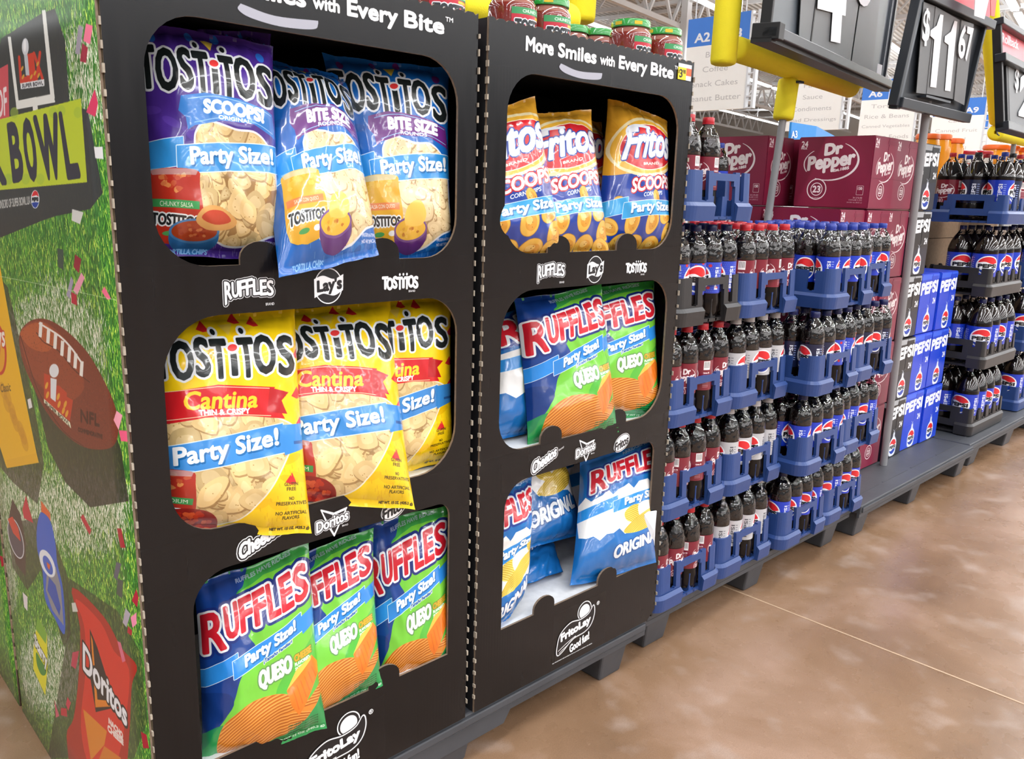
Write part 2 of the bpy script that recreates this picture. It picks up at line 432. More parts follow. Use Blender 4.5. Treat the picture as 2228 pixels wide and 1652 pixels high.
def bowl_art(A, cx, cy, rx, ry, rim, fill):
    A.ell(cx, cy + ry * .35, rx, ry * 1.1, rim); A.ell(cx, cy, rx, ry * .75, mixc(hexc(rim), (1, 1, 1), .15)); A.ell(cx, cy, rx * .9, ry * .62, fill)
    for i in range(26):
        a = RNG.uniform(0, 6.28); r = RNG.uniform(0, .8)
        A.poly(blob(cx + rx * .85 * r * math.cos(a), cy + ry * .55 * r * math.sin(a), 1.5, 1.1, 6), mixc(hexc(fill), (1, .8, .5) if RNG.rand() < .5 else (.5, .1, .05), RNG.uniform(.1, .45)))
def tostitos_art(kind):
    pal = {'purple': ('#47298a', '#5b3aa5', '#3c2277'), 'blue': ('#1463b8', '#2c83d2', '#0f4f9c'), 'yellow': ('#f6cf12', '#f2b90c', '#e5b008')}[kind]
    A = Art(512, 768, 100, 150, pal[0])
    for i in range(26):
        A.ell(RNG.uniform(0, 100), RNG.uniform(0, 150), 7, 2.7, pal[1 + i % 2], .6, rot=RNG.uniform(-40, 40), n=20)
    if kind == 'yellow':
        for (x, y) in ((58, 4), (70, 6), (96, 56), (97, 76), (87, 112), (18, 6), (35, 9), (98, 30)):
            A.poly([(x - 4, y + 2.5), (x + 1, y - 3.5), (x + 4, y + 4), (x, y + 4.5)], '#d5232a')
        for i in range(60): A.line([(x := RNG.uniform(60, 99), y := RNG.uniform(100, 145)), (x + .3, y + 2.6)], .5, '#e8b411')
    else:
        for (x, y) in ((12, 8), (60, 4), (90, 12), (8, 80), (96, 96), (40, 6)): A.ell(x, y, 3, 3.6, '#2c6fd0' if kind == 'purple' else '#6a2780')
        for i in range(40): A.line([(x := RNG.uniform(30, 99), y := RNG.uniform(132, 149)), (x + .3, y + 3)], .5, mixc(hexc(pal[0]), (1, 1, 1), .25))
    if kind == 'yellow':
        win = smooth([(6, 72), (50, 66), (88, 76), (90, 88), (75, 114), (56, 136), (36, 145), (10, 150), (-5, 150), (-5, 90)], 6)
        A.poly(win, '#f1e9cf', grow=1.1); clip = A.clipmask(win); corn_chips(A, clip, -3, 60, 99, 150, 190, size=11)
        logo_t(A, -1, 18, 97, 43, 0)
        A.poly([(-2, 53), (40, 48.5), (80, 52), (76, 57), (88, 58), (80, 62.5), (86, 73), (60, 70), (30, 70), (-2, 75)], '#cf2027')
        A.poly([(76, 52), (90, 56), (84, 61), (88, 70), (74, 68)], '#b81b22')
        A.line([(3, 52.3), (40, 49.8), (76, 52.6)], .5, '#f2d9b0'); A.line([(5, 71.5), (40, 67.8), (76, 70.6)], .5, '#f2d9b0')
        A.text('Cantina', [(18, 52.5), (68, 54), (66, 64.5), (16, 64.5)], '#f6d02b', bold=.45, bow=.03)
        A.text('THIN & CRISPY', [(26, 64.9), (61, 64.9), (61, 68.4), (26, 68.4)], '#f4ecec', bold=.25)
        party_band(A, (-3, 90), (84, 76), 19, (8, 80), col='#3a8bd6', tail=False)
        A.poly([(82, 77), (101, 77), (101, 93), (84, 97)], '#3a8bd6')
        A.poly([(91, 88), (99, 88), (99, 90), (91, 90)], '#1c3f7c', .6)
        jar_art(A, -6, 106, 26, 40, '#b23325', 'MEDIUM', 'TOSTITOS')
        A.poly(smooth([(-3, 150), (-3, 138), (12, 132), (30, 134), (38, 142), (34, 152)], 5), '#8d1f1b')
        for i in range(40): A.poly(blob(RNG.uniform(0, 34), RNG.uniform(135, 149), 2.4, 1.9, 6), mixc((.68, .13, .08), (.95, .5, .25), RNG.rand() * .7))
        for k, t_ in enumerate(('GLUTEN', 'FREE', '', 'NO', 'PRESERVATIVES', '', 'NO ARTIFICIAL', 'FLAVORS')):
            if t_: w = len(t_) * .82; A.text(t_, [(87 - w, 115 + k * 3.2), (87 + w, 115 + k * 3.2), (87 + w, 117.2 + k * 3.2), (87 - w, 117.2 + k * 3.2)], '#4a3c10', bold=.12)
        A.text('NET WT. 15 OZ. (425.2 g)', (74, 145.2, 99, 147.6), '#4a3c10', bold=.15)
    else:
        win = smooth([(36, 80), (38, 68), (46, 62), (58, 64), (68, 66), (82, 66), (92, 74), (96, 88), (97, 112), (99, 128), (88, 133), (70, 141), (52, 139), (36, 128)], 6)
        A.poly(win, '#e3e7ee', grow=1.4); clip = A.clipmask(win); corn_chips(A, clip, 30, 60, 100, 142, 150, (0.88, 0.76, 0.53) if kind == 'purple' else (0.93, 0.83, 0.64), 9)
        logo_t(A, 0, 15, 99, 42, 3)
        rb, rt, st = ('#2377c9', 'SCOOPS!', 'ORIGINAL') if kind == 'purple' else ('#6a2780', 'BITE SIZE', 'ROUNDS')
        A.poly([(27, 47), (45, 43.5), (70, 45), (96, 50), (98, 66), (80, 60), (55, 60.5), (36, 65), (31, 68), (30, 60), (25, 56)], rb)
        A.line(openspline([(32, 48.5), (50, 45.5), (72, 47), (95, 51.5)]), .5, '#8fc2ee'); A.line(openspline([(36, 63), (55, 58.8), (80, 58.8), (96, 63)]), .5, '#8fc2ee')
        A.text(rt, [(44, 48), (88, 49.5), (88, 57.5), (44, 56)], '#e8eef6', bold=.75, bow=.1)
        A.text(st, [(54, 57), (78, 57.6), (78, 60), (54, 59.6)], '#e8eef6', bold=.2)
        party_band(A, (-2, 80), (99, 71), 18, (32, 95))
        if kind == 'purple':
            jar_art(A, 3, 94, 34, 43, '#b5301f', 'CHUNKY SALSA', 'TOSTITOS'); bowl_art(A, 34, 133, 18, 11, '#2a6aa8', '#a8401e')
            A.poly(smooth([(34, 126), (40, 117), (52, 116), (64, 124), (60, 130), (44, 132)], 4), '#d9a25c'); A.poly(smooth([(38, 124), (44, 119), (54, 119), (60, 125), (48, 128)], 4), '#c1432a')
        else:
            jar_art(A, 10, 90, 36, 42, '#e0a92e', 'SALSA CON QUESO', 'TOSTITOS', band='#e2824a'); bowl_art(A, 56, 128, 17, 11, '#5a2a74', '#e8b53a')
            A.poly(smooth([(50, 124), (54, 112), (66, 108), (72, 118), (66, 126)], 4), '#efc75c')
        A.text('PRESERVATIVES', (84, 136, 99, 138), '#cfd3ea', bold=.1); A.text('NO ARTIFICIAL', (84, 139.5, 99, 141.5), '#cfd3ea', bold=.1)
        A.text('TORTILLA CHIPS', (14, 145, 46, 148.5), '#7fb4e6', bold=.2)
    return A.image('print_' + kind)
def ruffles_logo(A, x0, y0, x1, y1, rise, navy='#1b2f78'):
    let = 'RUFFLES'; ws = [.2, .14, .13, .13, .12, .13, .15]; W = x1 - x0; a = 0; qs = []
    for k, ch in enumerate(let):
        w = ws[k]; xa = x0 + a * W; xb = x0 + (a + w * (.92 if k == 0 else .78)) * W; a += w
        ya = y0 + rise * (1 - (a - w / 2)) ** 1.1; yb = ya + (y1 - y0) * (1.18 if k == 0 else .95); s = -rise * w * .8
        qs.append((ch, [(xa, ya), (xb, ya + s), (xb, yb + s), (xa, yb)]))
    for ch, q in qs: A.text(ch, q, navy, bold=5.2)
    for ch, q in qs: A.text(ch, q, '#eef1f4', bold=2.9)
    for ch, q in qs: A.text(ch, q, '#cf1f30', bold=1.1)
def ridged_chip(A, P, base, dark, ang, clip=None, pitch=2.6):
    P = np.asarray(P, float); A.poly(P, base, grow=.4); cl = A.clipmask(P); c, s_ = math.cos(ang), math.sin(ang); ctr = P.mean(0)
    for k in range(-16, 17):
        o = ctr + np.array([-s_, c]) * k * pitch
        t = np.linspace(-60, 60, 24); L = np.stack([o[0] + c * t, o[1] + s_ * t + .012 * t * t * (1 if k > 0 else .6)], 1)
        A.line(L, pitch * .42, dark, .75, clip=cl); A.line(L + np.array([0, -pitch * .45]), pitch * .22, mixc(hexc(base), (1, 1, .75), .45), .6, clip=cl)
def ruffles_art(kind):
    if kind == 'green':
        A = Art(512, 768, 100, 150, '#74c83c')
        A.poly([(0, 0), (100, 0), (100, 8), (60, 10), (40, 16), (0, 30)], '#3ba046'); A.poly(smooth([(-5, -5), (45, -5), (42, 12), (34, 20), (40, 50), (46, 62), (38, 74), (30, 84), (24, 100), (10, 122), (-8, 132)], 6), '#173f8c')
        A.poly(smooth([(-5, 96), (18, 92), (24, 102), (10, 120), (4, 134), (-6, 140)], 5), '#12367c')
        A.poly(smooth([(60, 106), (80, 84), (110, 70), (110, 160), (60, 160)], 6), '#49b03c', .75); A.poly(smooth([(-6, 132), (20, 118), (60, 140), (100, 118), (108, 100), (110, 160), (-8, 160)], 6), '#1f9150', .9)
        ruffles_logo(A, 3, 14, 99, 40, 16)
        A.text('RUFFLES HAVE RIDGES', [(36, 7), (86, 1), (86, 4), (36, 10)], '#b9c4d8', alpha=.8, bold=.15)
        party_band(A, (-3, 77), (88, 48), 14, (36, 82), col='#2c8be0'); A.poly([(86, 52), (100, 47), (102, 59), (88, 65)], '#2c8be0')
        A.text('¡Tamaño Familiar!', [(52, 73), (78, 66), (78, 69), (52, 77)], '#2757a8', out=[(.5, '#dbeed2')], bold=.2)
        A.text('QUESO', [(47, 82), (76, 77), (76, 92), (47, 98)], '#f2f4ee', out=[(1.1, '#5d9150')], bold=.9)
        A.text('CHEESE', [(79, 79), (94, 76.5), (94, 81.5), (79, 84)], '#c9a428', out=[(.5, '#5d7a2a')], bold=.45)
        A.text('FLAVORED', [(79, 85), (92, 83), (92, 85.5), (79, 87.5)], '#eef3ea', bold=.15); A.text('SAZONADAS', [(79, 88.5), (92, 86.5), (92, 89), (79, 91)], '#eef3ea', bold=.15)
        ridged_chip(A, smooth([(12, 132), (18, 116), (36, 105), (58, 104), (72, 108), (84, 118), (99, 110), (101, 114), (90, 128), (74, 138), (50, 144), (24, 148), (14, 144)], 5), '#e08a2c', '#a8500f', -.32)
        A.poly([(70, 104), (80, 90), (94, 84), (95, 96), (76, 112)], '#f4a42a'); A.poly([(70, 104), (94, 84), (99, 92), (99, 100), (79, 127), (73, 117)], '#ee7a1d')
        for k in range(6): A.line([(75 + k * 3.6, 104 - k * 2.2), (79 + k * 3.4, 122 - k * 4)], .8, '#cf5c10', .6)
        A.poly([(70, 104), (80, 90), (94, 84), (93, 87)], '#fbc04c')
        for k in range(4): A.text('crops enlarged to show seasoning', (70, 133 + k * 2.4, 95, 134.6 + k * 2.4), '#0f5c30', bold=.08)
        A.text('NET WT 12 OZ (340.2 g)', (60, 145.5, 99, 148), '#bfe0c8', bold=.15)
    else:
        A = Art(512, 768, 100, 150, '#1a6db8')
        for i in range(10): A.ell(RNG.uniform(0, 100), RNG.uniform(0, 40), 18, 5, '#2a86cf', .4, rot=-30)
        zig = [(-2, 60)] + [(x, 59 - 3.6 * (i % 2) - 3 * math.sin(i * 1.7) - x * .06) for i, x in enumerate(range(0, 104, 6))] + [(102, 110)] + [(x, 106 + 4 * (i % 2) + 3 * math.sin(i * 1.3) - (100 - x) * .06) for i, x in enumerate(range(100, -4, -7))]
        A.poly(np.array(zig, float), '#e9eaec'); A.poly(np.array(zig, float) * np.array([1, .985]) + np.array([0, 1.5]), '#f3f3f2')
        ruffles_logo(A, 12, 18, 99, 40, 6, '#1b3f95')
        A.text('ARRIDGEMENT', [(52, 9), (90, 5), (90, 9), (52, 13)], '#cfe2f2', alpha=.8, bold=.2)
        party_band(A, (-3, 70), (95, 62), 13, (50, 92), col='#2a8fe0')
        ridged_chip(A, smooth([(50, 84), (58, 78), (68, 80), (70, 92), (60, 96), (52, 92)], 4), '#ecd057', '#c29a24', .6, pitch=1.8)
        A.poly(smooth([(66, 78), (82, 76), (88, 86), (78, 94), (68, 92)], 4), '#f6f1e4'); ridged_chip(A, smooth([(50, 104), (66, 92), (88, 84), (94, 92), (88, 102), (70, 108), (56, 108)], 4), '#e9c94f', '#b98f1f', -.5, pitch=1.8)
        ridged_chip(A, smooth([(84, 72), (96, 70), (99, 80), (90, 84)], 4), '#eed35d', '#c29a24', .4, pitch=1.8)
        A.text('ORIGINAL', [(40, 120), (92, 110), (92, 122), (40, 133)], '#eef2f6', out=[(1.0, '#174f92')], bold=.7)
    return A.image('print_ridged_' + kind)
def fritos_art():
    A = Art(512, 768, 100, 150, '#1a3f9e')
    A.poly(smooth([(-6, -6), (106, -6), (106, 40), (96, 58), (70, 70), (30, 72), (-6, 66)], 6), '#dba02e')
    for i in range(14): A.ell(RNG.uniform(0, 100), RNG.uniform(0, 60), 12, 4, '#c98d24', .35, rot=30)
    A.ell(56, 42, 56, 30, '#ecdcae', rot=-10); A.ell(56, 42, 53, 27, '#e8b23e', rot=-10); A.ell(58, 42, 46, 23.5, '#f5e9c8', rot=-10); A.ell(58, 42, 45, 22.5, '#c4202a', rot=-10)
    fq = [(26, 27), (100, 14), (95, 46), (18, 58)]
    for g, c in ((2.6, '#1f3f98'), (1.5, '#c9d2e0'), (.7, '#e9edf4')): A.text('Fritos', fq, c, bold=g)
    A.line(openspline([(24, 40), (22, 30), (34, 24), (60, 22)]), 3.2, '#dfe5ee')
    A.text('BRAND', [(48, 59), (72, 55.5), (72, 58), (48, 61.5)], '#f3e6d8', bold=.2)
    A.text('Great for Dipping', [(38, 72), (88, 64), (88, 67), (38, 75)], '#e7edf6', bold=.15)
    A.text('SCOOPS!', [(33, 76.5), (97, 66), (97, 78), (33, 89.5)], '#f6f6f8', out=[(1.2, '#c4202a')], bold=.7)
    A.text('CORN CHIPS', [(50, 89), (80, 84), (80, 88), (50, 93)], '#dfe8f6', bold=.15)
    for (x, y, a, b, r) in ((20, 100, 9, 5, 30), (70, 92, 8, 5, 70), (10, 122, 12, 7, 30), (38, 118, 9, 13, 10), (66, 116, 9, 14, 15), (88, 108, 8, 12, 40), (92, 128, 8, 12, 20), (26, 138, 12, 8, -20), (48, 140, 11, 9, 20), (70, 141, 11, 9, -10), (90, 143, 9, 8, 30), (8, 143, 10, 7, 10), (52, 103, 14, 6, 5)):
        A.ell(x, y, a, b, '#b57a1e', rot=r, grow=.5); A.ell(x, y, a, b, '#e9b64a', rot=r); A.ell(x + 1, y + 1, a * .68, b * .6, '#d9982f', rot=r); A.ell(x - 1, y - 1, a * .4, b * .3, '#f4d07a', .8, rot=r)
        for _ in range(4): A.ell(x + RNG.uniform(-a, a) * .5, y + RNG.uniform(-b, b) * .5, .5, .5, '#8a5312', n=6)
    party_band(A, (-3, 102), (101, 92), 15, (34, 98), col='#39a3df')
    A.text('NET WT. 15 1/2 OZ. (439.4 g)', (26, 146, 90, 148.5), '#f0dca0', bold=.15)
    return A.image('print_scoops_corn')
# ---- soda artwork
def globe(A, cx, cy, r, word=True, kx=1.0, txt='PEPSI'):
    rx = r * kx
    A.ell(cx, cy, rx * 1.13, r * 1.13, '#f1f4f8'); A.ell(cx, cy, rx, r, '#f4f6f9')
    t = np.radians(np.linspace(200, 340, 20)); top = np.stack([cx + rx * np.cos(t), cy + r * np.sin(t)], 1)
    bot = openspline([(cx + rx * .94, cy - r * .32), (cx + rx * .35, cy - r * .18), (cx - rx * .3, cy - r * .42), (cx - rx * .94, cy - r * .3)])
    A.poly(np.concatenate([top, bot]), '#e0262e')
    t = np.radians(np.linspace(22, 158, 20)); b2 = np.stack([cx + rx * np.cos(t), cy + r * np.sin(t)], 1)
    tp = openspline([(cx - rx * .93, cy + r * .42), (cx - rx * .35, cy + r * .56), (cx + rx * .3, cy + r * .34), (cx + rx * .93, cy + r * .4)])
    A.poly(np.concatenate([b2, tp]), '#1240b0')
    if word: A.text(txt, (cx - rx * .88, cy - r * .14, cx + rx * .88, cy + r * .26), '#16181c', bold=r * .05)
def pepper(A, x, y, w, h, small=False):
    c = '#efe6e6'
    A.text('Dr', [(x + w * .37, y + h * .0), (x + w * .66, y - h * .05), (x + w * .66, y + h * .21), (x + w * .37, y + h * .26)], c, bold=w * .017)
    A.text('Pepper', [(x + w * .08, y + h * .32), (x + w * .9, y + h * .14), (x + w * .9, y + h * .6), (x + w * .08, y + h * .76)], c, bold=w * .016)
    if not small: A.text('Est.1885', [(x + w * .55, y + h * .62), (x + w * .82, y + h * .55), (x + w * .82, y + h * .62), (x + w * .55, y + h * .69)], c, bold=w * .004)
    t = np.radians(np.linspace(-62, 118, 26)); P = np.stack([x + w * .47 + w * .52 * np.cos(t), y + h * .42 + h * .5 * np.sin(t)], 1)
    t2 = np.radians(np.linspace(118, -62, 26)); wd = .035 * np.sin(np.linspace(.1, np.pi - .1, 26)) + .006
    Q = np.stack([x + w * .47 + w * (.52 - wd) * np.cos(t2), y + h * .42 + h * (.5 - wd * 1.2) * np.sin(t2)], 1)
    A.poly(np.concatenate([P, Q]), c)
    t = np.radians(np.linspace(150, 230, 20)); P = np.stack([x + w * .44 + w * .45 * np.cos(t), y + h * .48 + h * .42 * np.sin(t)], 1); Q = P[::-1] + np.array([w * .022, 0])
    A.poly(np.concatenate([P, Q]), c)
def ring23(A, cx, cy, r):
    A.ell(cx, cy, r, r, '#efe6e6'); A.ell(cx, cy, r * .9, r * .9, '#7c1d3a'); A.ell(cx, cy, r * .62, r * .62, '#efe6e6'); A.ell(cx, cy, r * .54, r * .54, '#7c1d3a')
    A.text('23', (cx - r * .38, cy - r * .3, cx + r * .38, cy + r * .3), '#efe6e6', bold=r * .04)
def bottle_label(kind):
    A = Art(768, 288, 214, 80, {'blue': '#1739c0', 'maroon': '#7d1a2e', 'silver': '#c3c3c6', 'cherry': '#2a3fb8', 'black': '#151c3c'}[kind], ss=1)
    if kind in ('silver', 'blue', 'black'):
        for i in range(0, 214, 4):
            for j in range(0, 80, 4): A.ell(i + (j // 4 % 2) * 2, j, .9, .9, {'silver': '#aeb0b6', 'blue': '#1f49d2', 'black': '#23305e'}[kind], n=8)
    if kind == 'cherry':
        for i in range(0, 214, 5):
            for j in range(0, 80, 5): A.ell(i + (j // 5 % 2) * 2.5, j, 1.6, 1.6, '#3f62d8', n=8)
        for i in range(22): A.ell(RNG.uniform(0, 214), RNG.uniform(0, 80), 5, 4, '#c92a3c', n=14)
    if kind == 'maroon':
        for cx in (10, 117):
            pepper(A, cx, 16, 62, 52); ring23(A, cx + 20, 74, 12)
        for x0 in (84, 190):
            A.poly([(x0, 3), (x0 + 20, 3), (x0 + 20, 26), (x0, 26)], '#eeeeee')
            for k in range(8): A.poly([(x0 + 2 + k * 2.1, 5), (x0 + 2.9 + k * 2.1, 5), (x0 + 2.9 + k * 2.1, 21), (x0 + 2 + k * 2.1, 21)], '#333338')
            A.text('Calories 210', (x0, 32, x0 + 18, 36), '#f0dcdc', bold=.2)
            for k in range(9): A.poly([(x0, 39 + k * 4), (x0 + 18, 39 + k * 4), (x0 + 18, 40 + k * 4), (x0, 40 + k * 4)], '#d8a8b0')
    else:
        for cx in (34, 141): globe(A, cx, 40, 30)
        for x0 in (80, 187):
            A.text('PEPSI', [(x0, 70), (x0, 14), (x0 + 10, 14), (x0 + 10, 70)], '#e8eefa' if kind != 'silver' else '#55565c', bold=.5)
            for k in range(7): A.poly([(x0 + 13, 14 + k * 7), (x0 + 20, 14 + k * 7), (x0 + 20, 16 + k * 7), (x0 + 13, 16 + k * 7)], '#9fb4ea' if kind != 'silver' else '#77787e')
    return A.image('label_' + kind)
def carton_art(kind, side):
    W_, H_ = (300, 265) if side else (200, 265)
    if kind == 'maroon':
        A = Art(W_ * 2, H_ * 2, W_, H_, '#86203f', ss=1)
        if side:
            A.text('24', (12, 16, 38, 38), '#f0e6e8', bold=1.2); A.text('PACK', (12, 40, 36, 46), '#f0e6e8', bold=.5)
            pepper(A, 30, 30, 222, 146); ring23(A, 92, 196, 40)
            A.text('PERFECTING A BLEND OF 23 FLAVORS', [(66, 226), (118, 226), (118, 229), (66, 229)], '#efe6e6', bold=.15)
            A.poly([(252, 182), (276, 182), (276, 214), (252, 214)], '#efe6e6', grow=.8); A.poly([(252, 182), (276, 182), (276, 214), (252, 214)], '#86203f')
            A.text('150', (256, 186, 272, 196), '#efe6e6', bold=.6)
            for k, t_ in enumerate(('24-12 FL OZ', 'CANS (288 FL OZ)', '24-355 mL (8.52 L)')): A.text(t_, (276 - len(t_) * 3.2, 222 + k * 9, 276, 228 + k * 9), '#e8cdd3', bold=.2)
        else:
            A.text('24', (10, 10, 38, 34), '#f0e6e8', bold=1.2); A.text('PACK', (10, 37, 38, 43), '#f0e6e8', bold=.4)
            pepper(A, 36, 58, 150, 118); ring23(A, 90, 198, 31)
            A.line([(0, 152), (200, 152)], .8, '#6d1832'); A.line([(120, 0), (120, 152)], .8, '#6d1832')
            A.poly([(112, 12), (185, 12), (185, 26), (112, 26)], '#b0647a', grow=.6); A.poly([(112, 12), (185, 12), (185, 26), (112, 26)], '#8d2a48')
    else:
        base = '#1a44d0' if kind == 'blue' else '#17181d'
        A = Art(W_ * 2, H_ * 2, W_, H_, base, ss=1)
        A.poly([(0, 0), (W_, 0), (W_, 26), (0, 26)], '#3564e6' if kind == 'blue' else '#a9adb2')
        x0 = 8 if not side else 40
        A.text('PEPSI', [(x0, 42), (W_ - x0 - 4, 34), (W_ - x0 - 4, 82), (x0, 90)], '#f1f4f9', bold=4)
        A.text('24', (W_ - 46, 112, W_ - 16, 136), '#f1f4f9', bold=1.6)
        if kind != 'blue': A.text('ZERO SUGAR', (10, 108, 50, 122), '#e8eaee', bold=.8)
        cx = W_ * .55
        A.poly([(W_ * .1, 265), (W_ * .3, 160), (W_, 150), (W_, 265)], mixc(hexc(base), (.4, .5, .9), .18), .6)
        A.poly(smooth([(cx - 8, 156), (cx + 8, 156), (cx + 10, 172), (cx + 34, 196), (cx + 34, 248), (cx + 12, 262), (cx - 12, 262), (cx - 34, 248), (cx - 34, 196), (cx - 10, 172)], 4), '#dfe6f2')
        globe(A, cx, 218, 34)
        A.ell(cx, 152, 11, 3, '#cfd8e8'); A.line([(cx - 14, 138), (cx, 147), (cx + 16, 136)], 2, '#cfd8e8')
    return A.image('carton_' + kind + ('_side' if side else '_end'))

# ================================================================ MATERIALS IN USE
M_BLACK = cardboard('black_cardboard', (0.055, 0.048, 0.055), 0.22, spec=0.4)
M_INNER = cardboard('black_cardboard_inside', (0.10, 0.10, 0.115), 0.6, False)
M_WHITE_CB = cardboard('white_cardboard', (0.86, 0.87, 0.88), 0.5, False)
M_EDGE = plain('torn_cardboard_edge', (0.50, 0.43, 0.36), 0.8, 0.5, 120)
M_TAN = plain('raw_cardboard', (0.62, 0.52, 0.42), 0.8, 0.3, 60)
M_FRINGE = plain('perforated_fringe', (0.66, 0.62, 0.56), 0.7, 0.4, 90)
M_PALLET = plain('grey_pallet_plastic', (0.27, 0.28, 0.30), 0.5, 0.25, 9, 0.25, 40)
M_BLUEC = plain('blue_crate_plastic', (0.16, 0.27, 0.50), 0.40, 0.10, 20, 0.1, 90)
M_BLKC = plain('black_crate_plastic', (0.17, 0.165, 0.17), 0.42, 0.10, 20, 0.1, 90)
M_COLA = plain('dark_cola', (0.05, 0.025, 0.02), 0.4, 0.1, 8, spec=0.1, coat=0.5, coat_r=0.03)
M_FOAM = plain('yellow_foam', (1.0, 0.93, 0.16), 0.75, 0.05, 40, 0.35, 400)
M_FOAM_IN = plain('yellow_foam_core', (0.98, 0.92, 0.12), 0.8)
M_POLE = plain('grey_plastic_pole', (0.55, 0.55, 0.56), 0.4)
M_FRAME = plain('dark_sign_frame', (0.17, 0.19, 0.215), 0.35)
M_SIGNBACK = plain('sign_backboard', (0.33, 0.36, 0.39), 0.35)
M_CARD = plain('price_card_grey', (0.43, 0.44, 0.45), 0.5, 0.03)
M_PRINT_W = plain('white_print', (0.93, 0.94, 0.96), 0.5, 0.02)
M_PRINT_G = plain('pale_grey_print', (0.66, 0.67, 0.72), 0.5, 0.02)
M_PRINT_K = plain('black_print', (0.08, 0.08, 0.09), 0.5, 0.02)
M_PINK = plain('rollback_red_card', (0.91, 0.33, 0.40), 0.35, 0.03)
M_PAPER = plain('white_paper', (0.87, 0.88, 0.9), 0.6, 0.02)
M_YTAG = plain('yellow_tag', (0.95, 0.86, 0.20), 0.6, 0.03)
M_OTAG = plain('orange_tag', (0.93, 0.40, 0.25), 0.6, 0.03)
M_WSTEEL = plain('white_steel', (0.86, 0.87, 0.88), 0.5, 0.05, 3)
M_WALL = plain('white_wall_paint', (0.84, 0.84, 0.83), 0.7, 0.05, 0.6)
M_SIGNBLUE = plain('aisle_sign_blue', (0.25, 0.50, 0.86), 0.5, 0.03)
M_SIGNWHITE = plain('aisle_sign_white', (0.98, 0.975, 0.955), 0.6, 0.02)
M_SIGNTXT = plain('aisle_sign_letters', (0.80, 0.79, 0.78), 0.6, 0.02)
M_LED = emit('strip_lamp_tube', (0.95, 0.98, 1.0), 6.0)
CAPM = {k: plain('cap_' + k, c, 0.35, 0.04) for k, c in dict(red=(0.72, 0.12, 0.17), blue=(0.13, 0.22, 0.60), white=(0.72, 0.70, 0.70), black=(0.1, 0.1, 0.11), navy=(0.07, 0.10, 0.30)).items()}
def clear_pet():
    t = NT('clear_bottle_plastic')
    tc = t.new('ShaderNodeTexCoord'); vo = t.new('ShaderNodeTexVoronoi'); vo.feature = 'F1'; vo.inputs['Scale'].default_value = 80
    t.link(tc.outputs['Object'], vo.inputs['Vector'])
    bp = t.new('ShaderNodeBump'); bp.inputs['Strength'].default_value = 0.7; bp.inputs['Distance'].default_value = 0.003
    t.link(vo.outputs['Distance'], bp.inputs['Height'])
    fr = t.new('ShaderNodeFresnel'); fr.inputs[0].default_value = 1.5; t.link(bp.outputs[0], fr.inputs['Normal'])
    ma = t.new('ShaderNodeMath', operation='MULTIPLY_ADD'); ma.inputs[1].default_value = 1.2; ma.inputs[2].default_value = 0.05; ma.use_clamp = True
    t.link(fr.outputs[0], ma.inputs[0])
    tr = t.new('ShaderNodeBsdfTransparent'); tr.inputs[0].default_value = (0.93, 0.94, 0.95, 1)
    gl = t.new('ShaderNodeBsdfGlossy'); gl.inputs['Roughness'].default_value = 0.06; t.link(bp.outputs[0], gl.inputs['Normal'])
    mx = t.new('ShaderNodeMixShader'); t.link(ma.outputs[0], mx.inputs[0]); t.link(tr.outputs[0], mx.inputs[1]); t.link(gl.outputs[0], mx.inputs[2])
    t.link(mx.outputs[0], t.out.inputs['Surface'])
    return t.m
M_PET = clear_pet()
def cola_facets(scale=85, st=.6):
    t = NT('cola_behind_faceted_plastic'); t.set(rough=0.45, coat=1.0, coat_r=0.025, spec=0.05); t.b.inputs['Coat IOR'].default_value = 1.7
    t.b.inputs['Base Color'].default_value = (*srgb((0.055, 0.028, 0.025)), 1)
    tc = t.new('ShaderNodeTexCoord'); mp = t.new('ShaderNodeMapping'); mp.inputs['Scale'].default_value = (1, 1, 0.75)
    vo = t.new('ShaderNodeTexVoronoi'); vo.feature = 'F1'; vo.inputs['Scale'].default_value = scale
    t.link(tc.outputs['Object'], mp.inputs[0]); t.link(mp.outputs[0], vo.inputs['Vector'])
    bp = t.new('ShaderNodeBump'); bp.inputs['Strength'].default_value = st; bp.inputs['Distance'].default_value = 0.0035; bp.invert = True
    t.link(vo.outputs['Distance'], bp.inputs['Height']); t.link(bp.outputs[0], t.b.inputs['Normal']); t.link(bp.outputs[0], t.b.inputs['Coat Normal'])
    return t.m
M_COLAF = cola_facets()
M_COLAB = cola_facets(26, .5)

